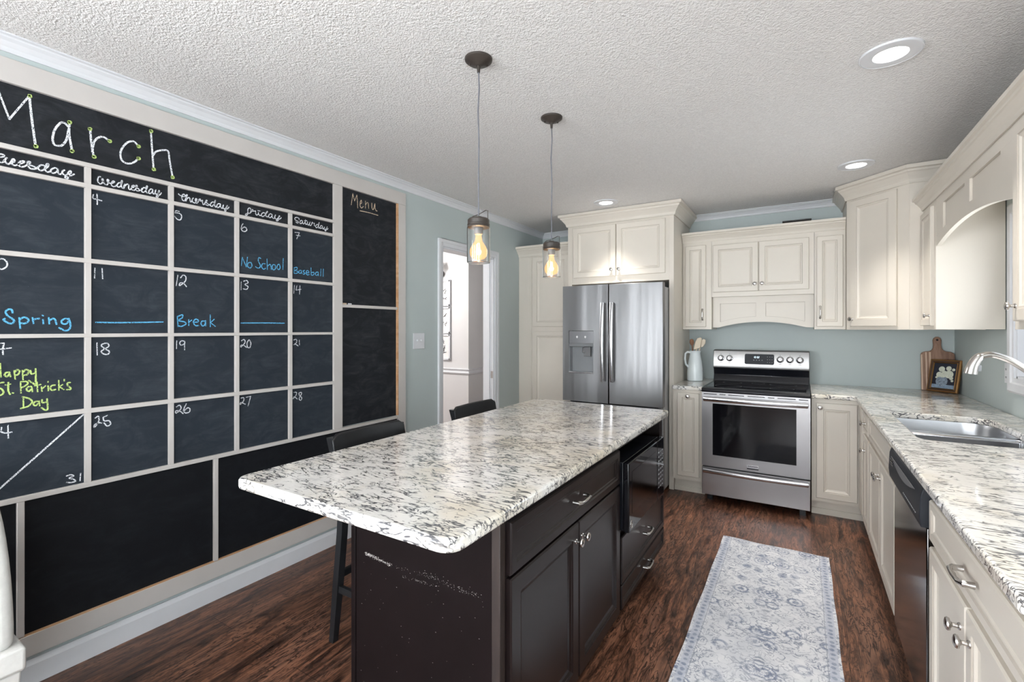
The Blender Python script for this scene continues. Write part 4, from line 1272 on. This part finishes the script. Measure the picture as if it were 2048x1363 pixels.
def scuff(x0, z0, x1, z1, n, spread, thin):
    for i in range(n):
        s = rnd.random()
        x, z = x0 + (x1 - x0) * s + rnd.gauss(0, .004), z0 + (z1 - z0) * s + rnd.gauss(0, spread)
        l = rnd.uniform(.0012, .0045) * thin
        m.poly([(x - l, 1.1268, z - l * .25), (x + l, 1.1268, z - l * .5), (x + l * .8, 1.1268, z + l * .35), (x - l * .7, 1.1268, z + l * .5)], [(0, 1, 2, 3)])


scuff(1.352, .650, 1.475, .640, 200, .0028, .42)
scuff(1.50, .638, 1.62, .650, 26, .004, .3)
scuff(1.62, .652, 1.845, .640, 110, .006, .30)
scuff(1.53, .618, 1.68, .628, 45, .003, .28)
for i in range(60):
    x, z = rnd.uniform(1.33, 1.86), rnd.uniform(.15, .62)
    scuff(x, z, x + .002, z, 1, .001, .35)
obj('scuff_mark', m, M['taupe'], isl, label='pale scraped marks on the dark end panel')
door(fr, isl, 1.156, 2.112, .712, .866, .034, 'drawer', 'espresso', DRAWER, pl=(1.640, .790))
door(fr, isl, 1.156, 1.638, .118, .702, .056, 'door', 'espresso', kn=(1.612, .640))
door(fr, isl, 1.645, 2.112, .118, .702, .056, 'door', 'espresso', kn=(1.672, .640))
door(fr, isl, 2.138, 2.925, .236, .455, .034, 'drawer', 'espresso', DRAWER, pl=(2.532, .350))
door(fr, isl, 2.138, 2.925, .118, .228, .028, 'drawer', 'espresso', DRAWER, pl=(2.532, .172))
t = thing('island_countertop', (1.5, 1.88, .898), 'large white granite island top with dark feathery veins', 'countertop')
pl_ = round_rect(1.036, 1.953, .848, 2.935, (.045, .05, .025, .025), 6)
obj('slab', MB().hexa(pl_, .898, .934), M['granite'], t, .010, 3)

# ---- microwave in the island niche
t = thing('microwave', (1.72, 2.45, .476), 'black built-in microwave standing in the open island niche', 'microwave')
obj('microwave_body', B(1.52, 1.926, 2.150, 2.775, .482, .800), M['blackplastic'], t, .003)
for x in (1.56, 1.90):
    for y in (2.18, 2.74):
        obj('foot', MB().lathe([(.012, 0), (.012, .008)], (x, y, .4762), (0, 0, 1), 12), M['blackplastic'], t)
md = obj('door', B(1.927, 1.957, 2.140, 2.640, .480, .803), M['blackglass'], t, .006, 3)
obj('window', B(1.9572, 1.9582, 2.185, 2.610, .560, .755), metal('microwave_mesh', (.045, .045, .05), .12), md)
pts = [(1.9585 + .012 * math.sin(PI * i / 14), 2.165 + .46 * i / 14, .790 - .0) for i in range(15)]
obj('emblem', MB().tube([(1.9575, 2.175 + .015 * math.cos(a * PI / 12), .513 + .017 * math.sin(a * PI / 12)) for a in range(24)], .0016, 6, closed=True).tube([(1.9578, 2.170, .506), (1.9578, 2.172, .520), (1.9578, 2.176, .512), (1.9578, 2.179, .505), (1.9578, 2.180, .520)], .0012, 6), M['nickel'], md)
mc = obj('control_panel', B(1.927, 1.957, 2.642, 2.785, .480, .803), M['blackglass'], t, .004, 3)
m = MB()
for r in range(9):
    for c_ in range(3):
        m.box(1.9568, 1.9576, 2.662 + c_ * .038, 2.684 + c_ * .038, .54 + r * .024, .548 + r * .024)
obj('button_marks', m, M['midgrey'], mc)

# ---- two bar stools tucked under the overhang


def stool(dy, label):
    t = thing('bar_stool', (1.03, 1.63 + dy, 0), label, 'stool', 'black bar stools along the island')
    y0, y1 = 1.415 + dy, 1.845 + dy
    for y, s in ((y0, 1), (y1, -1)):
        m = MB()
        prof = [(.815, 0), (.838, .25), (.862, .50), (.868, .62), (.842, .78), (.800, .925)]
        k = [s * .0, s * .006, s * .010, s * .012, s * .008, s * .002]
        for i in range(len(prof) - 1):
            (xa, za), (xb, zb) = prof[i], prof[i + 1]
            ya, yb = y + k[i], y + k[i + 1]
            wa = .014 if i == 0 else .017
            m.hexa([(xa - wa, ya - wa), (xa + wa, ya - wa), (xa + wa, ya + wa), (xa - wa, ya + wa)], za, zb, [(xb - .017, yb - .017), (xb + .017, yb - .017), (xb + .017, yb + .017), (xb - .017, yb + .017)])
        obj('leg', m, M['blackwood'], t)
        obj('leg', MB().hexa([(1.215, y - .014), (1.243, y - .014), (1.243, y + .014), (1.215, y + .014)], 0, .62, [(1.19, y + s * .012 - .017), (1.224, y + s * .012 - .017), (1.224, y + s * .012 + .017), (1.19, y + s * .012 + .017)]), M['blackwood'], t)
        obj('stretcher', B(.845, 1.225, y - .010 + s * .006, y + .010 + s * .006, .232, .262), M['blackwood'], t, .002)
    obj('stretcher', B(1.212, 1.234, y0, y1, .185, .22), M['blackwood'], t, .002)
    obj('stretcher', B(.832, .852, y0, y1, .29, .32), M['blackwood'], t, .002)
    seat = round_rect(.855, 1.262, y0 - .012, y1 + .012, (.03, .05, .05, .03), 5)
    obj('seat', MB().hexa(seat, .622, .655), M['blackwood'], t, .009, 3)

    def slat(za, zb, th, bow):
        m = MB()
        n = 14
        rows = []
        for i in range(n + 1):
            s = i / n
            y = y0 - .012 + (y1 - y0 + .024) * s
            bx = .806 - bow * math.sin(PI * s)
            e = .022 * (max(0, abs(s - .5) * 2 - .86) / .14) ** 2
            lean = .02
            rows.append([m.bm.verts.new(q) for q in ((bx + lean, y, za), (bx + lean + th, y, za), (bx + th, y, zb - e), (bx + th * .5 - .001, y, zb - e + .005), (bx, y, zb - e))])
        for A, B_ in zip(rows, rows[1:]):
            for j in range(5):
                m.bm.faces.new((A[j], A[(j + 1) % 5], B_[(j + 1) % 5], B_[j]))
        m.bm.faces.new(rows[0][::-1])
        m.bm.faces.new(rows[-1])
        m.smooth = True
        return m
    obj('backrest', slat(.815, .938, .020, .020), M['blackwood'], t, .004)
    obj('back_rail', slat(.70, .745, .016, .016), M['blackwood'], t, .002)


stool(0, 'black wooden bar stool nearer the camera, in front of the chalkboard')
stool(.885, 'black wooden bar stool farther along the island, in front of the doorway')

# ---- pendant lamps


def pendant(x, y, label):
    t = thing('pendant_lamp', (x, y, ZC), label, 'lamp', 'jar pendant lamps over the island')
    c = obj('canopy', MB().lathe([(.0001, -.030), (.012, -.030), (.020, -.024), (.045, -.017), (.057, -.008), (.058, 0)], (x, y, ZC), (0, 0, 1), 32, caps=False), M['bronze'], t)
    for a in (.9, 3.6):
        obj('screw', MB().lathe([(.004, 0), (.004, -.006), (.0001, -.008)], (x + .036 * math.cos(a), y + .036 * math.sin(a), ZC - .018), (0, 0, 1), 10, caps=False), M['bronze'], c)
    obj('strain_relief', MB().lathe([(.008, 0), (.006, -.03)], (x, y, ZC - .028), (0, 0, 1), 14), M['bronze'], t)
    obj('cord', MB().tube([(x, y, ZC - .05), (x + .003, y, ZC - .12), (x - .003, y, ZC - .22), (x + .002, y, ZC - .34), (x, y, ZC - .48), (x, y, 1.895)], .0032, 8), M['cord'], t)
    cap = obj('lid', MB().lathe([(.0001, 1.893), (.014, 1.892), (.016, 1.886), (.040, 1.884), (.0455, 1.878), (.0455, 1.862), (.047, 1.860), (.047, 1.856), (.0455, 1.854), (.047, 1.851), (.047, 1.847), (.044, 1.845), (.0001, 1.845)], (x, y, 0), (0, 0, 1), 32, caps=False), M['bronze'], t)
    obj('wire_bail', MB().tube([(x - .046, y, 1.868), (x - .047, y, 1.886), (x - .030, y, 1.897), (x, y, 1.901), (x + .036, y, 1.914), (x + .047, y, 1.912), (x + .047, y, 1.868)], .0018, 8), M['bronze'], cap)
    obj('glass_jar', MB().lathe([(.0488, 1.846), (.0488, 1.705), (.0475, 1.699), (.044, 1.698), (.044, 1.7005), (.0462, 1.7015), (.0467, 1.706), (.0467, 1.846), (.0488, 1.846)], (x, y, 0), (0, 0, 1), 40, caps=False), M['glass'], t)
    obj('socket', MB().lathe([(.019, 1.846), (.019, 1.822), (.0165, 1.818)], (x, y, 0), (0, 0, 1), 20), M['darkgrey'], t)
    bulb = obj('bulb', MB().lathe([(.0125, 1.820), (.013, 1.808), (.016, 1.790), (.029, 1.770), (.0365, 1.754), (.0375, 1.742), (.034, 1.728), (.025, 1.718), (.010, 1.713), (.0001, 1.712)], (x, y, 0), (0, 0, 1), 28, caps=False), M['amber'], t)
    m = MB()
    for a in range(5):
        ca, sa = math.cos(a * 1.257), math.sin(a * 1.257)
        m.tube([(x + .004 * ca, y + .004 * sa, 1.782), (x + .010 * ca, y + .010 * sa, 1.735)], .0011, 5)
    obj('filament', m, M['filament'], bulb)
    l = bpy.data.lights.new('pendant_light', 'POINT')
    l.energy, l.color, l.shadow_soft_size = 4.0, (1.0, .72, .42), .012
    lo = bpy.data.objects.new('pendant_light', l)
    lo.location = (x, y, 1.745)
    COL.objects.link(lo)


pendant(1.479, 1.620, 'clear glass jar pendant lamp nearer the camera, over the island')
pendant(1.493, 2.273, 'clear glass jar pendant lamp farther from the camera, nearer the refrigerator')


def can(x, y, label):
    t = thing('recessed_light', (x, y, ZC), label, 'ceiling light', 'recessed ceiling lights')
    obj('trim_ring', MB().lathe([(.058, -.001), (.060, -.0075), (.070, -.009), (.095, -.0075), (.101, -.007), (.1015, -.0085), (.106, -.0075), (.107, 0)], (x, y, ZC), (0, 0, 1), 40, caps=False), M['white'], t)
    obj('lens', MB().lathe([(.0001, -.002), (.059, -.002)], (x, y, ZC), (0, 0, 1), 32, caps=False), M['can'], t)
    l = bpy.data.lights.new('recessed_light_beam', 'SPOT')
    l.energy, l.color, l.spot_size, l.spot_blend, l.shadow_soft_size = 62, (1.0, .955, .90), math.radians(78), 1.0, .055
    lo = bpy.data.objects.new('recessed_light_beam', l)
    lo.location = (x, y, ZC - .016)
    COL.objects.link(lo)


can(2.943, 2.474, 'large bright recessed ceiling light nearest the camera, above the sink aisle')
can(2.952, 4.025, 'recessed ceiling light in front of the diagonal corner cabinet')
can(2.945, .93, 'added out-of-view recessed ceiling light above the camera end of the sink counter')  # extra unseen light, added to brighten the near counter
can(1.146, 4.045, 'recessed ceiling light in front of the refrigerator cabinet')

# ---- things on the back counters
t = thing('pitcher', (1.774, 4.74, .934), 'tall white ceramic pitcher holding utensils left of the range', 'pitcher')
c = (1.774, 4.74, 0)
obj('pitcher_body', MB().lathe([(.0001, .935), (.064, .935), (.070, .942), (.071, 1.0), (.068, 1.06), (.060, 1.12), (.050, 1.17), (.047, 1.195), (.052, 1.218), (.0485, 1.218), (.044, 1.195), (.047, 1.165), (.056, 1.12), (.062, 1.06), (.064, .96), (.0001, .95)], c, (0, 0, 1), 32, caps=False), M['ceramic'], t)
obj('spout', MB().prism([(1.817, 4.722, 1.217), (1.850, 4.740, 1.219), (1.817, 4.758, 1.217), (1.819, 4.740, 1.180)], (.002, 0, .001)), M['ceramic'], t)
obj('handle', MB().tube([(1.774 - r * .85, 4.74 - r * .53, z) for r, z in ((.047, 1.200), (.072, 1.207), (.092, 1.190), (.096, 1.14), (.088, 1.09), (.062, 1.062))], .0095, 12), M['ceramic'], t)


def utensil(name, label, path, head, mat):
    t = thing(name, path[0], label, 'utensil', 'cooking utensils in the white pitcher')
    obj('handle', MB().tube(path, .006, 10), M[mat], t)
    obj('head', head, M[mat], t, .004, 2)


utensil('wooden_spoon', 'dark wooden spoon standing in the white pitcher, leftmost of its utensils', [(1.767, 4.748, .985), (1.755, 4.755, 1.15), (1.744, 4.762, 1.270)],
        MB().lathe([(.004, 0), (.016, .015), (.021, .035), (.017, .055), (.006, .066)], (1.744, 4.762, 1.262), (-.1, .05, 1), 14), 'spoon')
utensil('spatula', 'cream silicone spatula standing in the middle of the white pitcher', [(1.772, 4.732, .985), (1.778, 4.738, 1.15), (1.786, 4.742, 1.235)],
        MB().prism([(1.757, 4.742, 1.225), (1.819, 4.742, 1.245), (1.834, 4.742, 1.335), (1.822, 4.742, 1.345), (1.792, 4.742, 1.335), (1.774, 4.742, 1.30)], (0, .012, 0)), 'bisque')
utensil('slotted_spoon', 'pale slotted spoon standing in the white pitcher, rightmost of its utensils', [(1.780, 4.742, .985), (1.793, 4.747, 1.16), (1.818, 4.764, 1.265)],
        MB().prism([(1.808, 4.766, 1.255), (1.837, 4.766, 1.250), (1.860, 4.766, 1.285), (1.864, 4.766, 1.318), (1.847, 4.766, 1.330), (1.822, 4.766, 1.318)], (0, .010, 0)), 'bisque')

# cutting board leaning in the corner
bx, wv = 3.552, .1025
lean = Matrix.Rotation(math.radians(-6.5), 4, 'X')


def cut_outline(x0, x1):
    pts = [(-wv, 0), (wv, 0), (wv, .285), (wv - .008, .300), (wv - .022, .308), (.050, .312), (.034, .322), (.026, .340), (.024, .365), (.026, .40), (.020, .418), (.008, .428), (-.008, .428), (-.020, .418), (-.026, .40), (-.024, .365), (-.026, .340), (-.034, .322), (-.050, .312), (-wv + .022, .308), (-wv + .008, .300), (-wv, .285)]
    return pts


t = thing('cutting_board', (bx, 4.948, .9345), 'striped wooden cutting board with handle leaning in the counter corner', 'cutting board')


def leaned(mb):
    bmesh.ops.transform(mb.bm, matrix=Matrix.Translation((bx, 4.948, .936)) @ lean, verts=mb.bm.verts)
    return mb


obj('board', leaned(MB().prism([(x, 0, z) for x, z in cut_outline(0, 0)], (0, .018, 0))), M['walnut'], t, .003, label='walnut board')
for a, b, h in ((-.1022, -.092, .285), (-.074, -.066, .303), (-.052, -.040, .305)):
    obj('inlay_strip', leaned(MB().box(a, b, -.0006, .010, .004, h)), M['maple'], t, label='pale maple strip')
obj('hang_hole', leaned(MB().lathe([(.0075, 0), (.0075, .001)], (0, -.0008, .402), (0, 1, 0), 16)), M['blackplastic'], t)

# small framed flower painting in front of it
U, Nn = Vector((.725, -.689, 0)), Vector((-.689, -.725, 0))
t = thing('framed_painting', (3.56, 4.85, .934), 'small gold framed painting of white flowers leaning on the cutting board', 'picture')
PM = Matrix.Translation((3.555, 4.845, .9362)) @ Matrix(((U.x, -Nn.x, 0, 0), (U.y, -Nn.y, 0, 0), (0, 0, 1, 0), (0, 0, 0, 1))) @ Matrix.Rotation(math.radians(-12), 4, 'X')


def posed(mb):
    bmesh.ops.transform(mb.bm, matrix=PM, verts=mb.bm.verts)
    return mb


class _FR(Face):
    def p(self, a, d, z):
        return Vector((a, -d, z))


pf = _FR(0, 0, (1, 0), (0, -1))
W2, H = .104, .252


def ringed(prof, mat, nm, lb=None):
    m = MB()
    R = []
    for ins, d in prof:
        R.append([m.bm.verts.new((a, -d, z)) for a, z in ((-W2 + ins, ins), (W2 - ins, ins), (W2 - ins, H - ins), (-W2 + ins, H - ins))])
    for A, B_ in zip(R, R[1:]):
        for j in range(4):
            m.bm.faces.new((A[j], A[(j + 1) % 4], B_[(j + 1) % 4], B_[j]))
    return obj(nm, posed(m), M[mat], t, label=lb)


ringed([(0, 0), (0, .014), (.006, .020), (.010, .020)], 'gold', 'frame_moulding')
ringed([(.010, .020), (.013, .016), (.021, .014)], 'golddark', 'frame_moulding', 'dark brown inner moulding')
ringed([(.021, .014), (.024, .017), (.028, .012), (.028, .006)], 'gold', 'frame_moulding')
cv = obj('painting', posed(MB().box(-W2 + .02, W2 - .02, -.008, -.004, .02, H - .02)), M['canvas'], t)
m = MB()
for x, z, r in ((-.022, .178, .021), (.024, .186, .018), (.056, .178, .011), (.030, .140, .030), (-.034, .135, .021), (-.002, .150, .018), (-.010, .128, .020), (.048, .112, .013), (.056, .092, .009), (-.050, .112, .009)):
    m.lathe([(r, 0), (r * .8, .0016), (r * .3, .001), (.0001, .002)], (x, -.008, z), (0, -1, 0), 18, caps=False)
obj('painted_flowers', posed(m), M['petals'], cv)
obj('painted_vase', posed(MB().lathe([(.040, 0), (.030, .0014), (.0001, .002)], (-.012, -.0082, .083), (0, -1, 0), 24, caps=False)), M['vase'], cv)
obj('painted_table', posed(MB().box(-W2 + .028, W2 - .03, -.0085, -.008, .03, .058)), M['bluepaint'], cv)

# outlet by the window, box on the wall cabinets
t = thing('wall_outlet', (XR, 3.885, 1.165), 'white electrical outlet plate beside the sink window casing', 'outlet')
obj('cover_plate', B(XR - .006, XR, 3.848, 3.920, 1.105, 1.222), M['white'], t, .002)
for z in (1.14, 1.187):
    obj('socket', MB().box(XR - .0085, XR - .005, 3.868, 3.900, z - .016, z + .016), M['white'], t, .003)
    obj('slot', MB().box(XR - .0092, XR - .008, 3.890, 3.893, z - .006, z + .006).box(XR - .0092, XR - .008, 3.876, 3.879, z - .006, z + .006), M['blackplastic'], t)
t = thing('storage_box', (2.58, 4.85, 2.236), 'dark wooden box peeking over the crown of the range cabinets', 'box')
obj('box', B(2.495, 2.70, 4.78, 4.95, 2.2365, 2.352), M['darkobj'], t, .004)
obj('lid', B(2.490, 2.705, 4.775, 4.955, 2.353, 2.366), M['darkobj'], t, .003)

# ---- runner rug
t = MB()
nx, ny = 10, 60
RX, RY0, RL, RWd = 2.478, 2.615, 1.83, .600
grid = [[None] * (ny + 1) for _ in range(nx + 1)]
lower = [[None] * (ny + 1) for _ in range(nx + 1)]
for i in range(nx + 1):
    for j in range(ny + 1):
        u, v = i / nx - .5, j / ny - .5
        x = RX + u * RWd + .0018 * math.sin(v * 23) * (1 if i in (0, nx) else 0)
        y = RY0 + v * RL + (.006 * math.sin(u * 11) if j in (0, ny) else 0)
        z = .0085 + .0022 * math.sin(v * 21 + u * 3) * math.cos(u * 5)
        grid[i][j] = t.bm.verts.new((x, y, z))
        lower[i][j] = t.bm.verts.new((x, y, .0015))
for i in range(nx):
    for j in range(ny):
        t.bm.faces.new((grid[i][j], grid[i + 1][j], grid[i + 1][j + 1], grid[i][j + 1]))
        t.bm.faces.new((lower[i][j], lower[i][j + 1], lower[i + 1][j + 1], lower[i + 1][j]))
for i in range(nx):
    t.bm.faces.new((grid[i][0], lower[i][0], lower[i + 1][0], grid[i + 1][0]))
    t.bm.faces.new((grid[i][ny], grid[i + 1][ny], lower[i + 1][ny], lower[i][ny]))
for j in range(ny):
    t.bm.faces.new((grid[0][j], grid[0][j + 1], lower[0][j + 1], lower[0][j]))
    t.bm.faces.new((grid[nx][j], lower[nx][j], lower[nx][j + 1], grid[nx][j + 1]))
t.smooth = True
bmesh.ops.translate(t.bm, verts=t.bm.verts, vec=(-RX, -RY0, 0))
rug = obj('runner_rug', t, M['rug'])
rug.location = (RX, RY0, 0)
tag(rug, 'pale grey blue floral runner rug on the dark floor before the range', 'rug')

# ---- pale upholstered chair at the left edge
t = thing('dining_chair', (.42, .22, 0), 'pale linen upholstered chair cut off by the lower left edge', 'chair')
obj('seat', MB().hexa([(.17, -.02), (.652, -.02), (.652, .449), (.17, .449)], .40, .47), M['linen'], t, .010, 3)
obj('skirt', MB().hexa([(.20, .01), (.615, .01), (.615, .425), (.20, .425)], .14, .399, [(.18, -.01), (.642, -.01), (.642, .44), (.18, .44)]), M['linen'], t, .006)
n = 20
pts = [(.34 + .29 * math.cos(PI * i / n), .352, .462 + .45 * math.sin(PI * i / n)) for i in range(n + 1)]
obj('backrest', MB().prism(pts, (0, .08, 0)), M['linen'], t, .03, 5)
for x in (.24, .58):
    for y in (.05, .39):
        obj('leg', MB().hexa([(x - .014, y - .014), (x + .014, y - .014), (x + .014, y + .014), (x - .014, y + .014)], 0, .14, [(x - .02, y - .02), (x + .02, y - .02), (x + .02, y + .02), (x - .02, y + .02)]), M['spoon'], t)
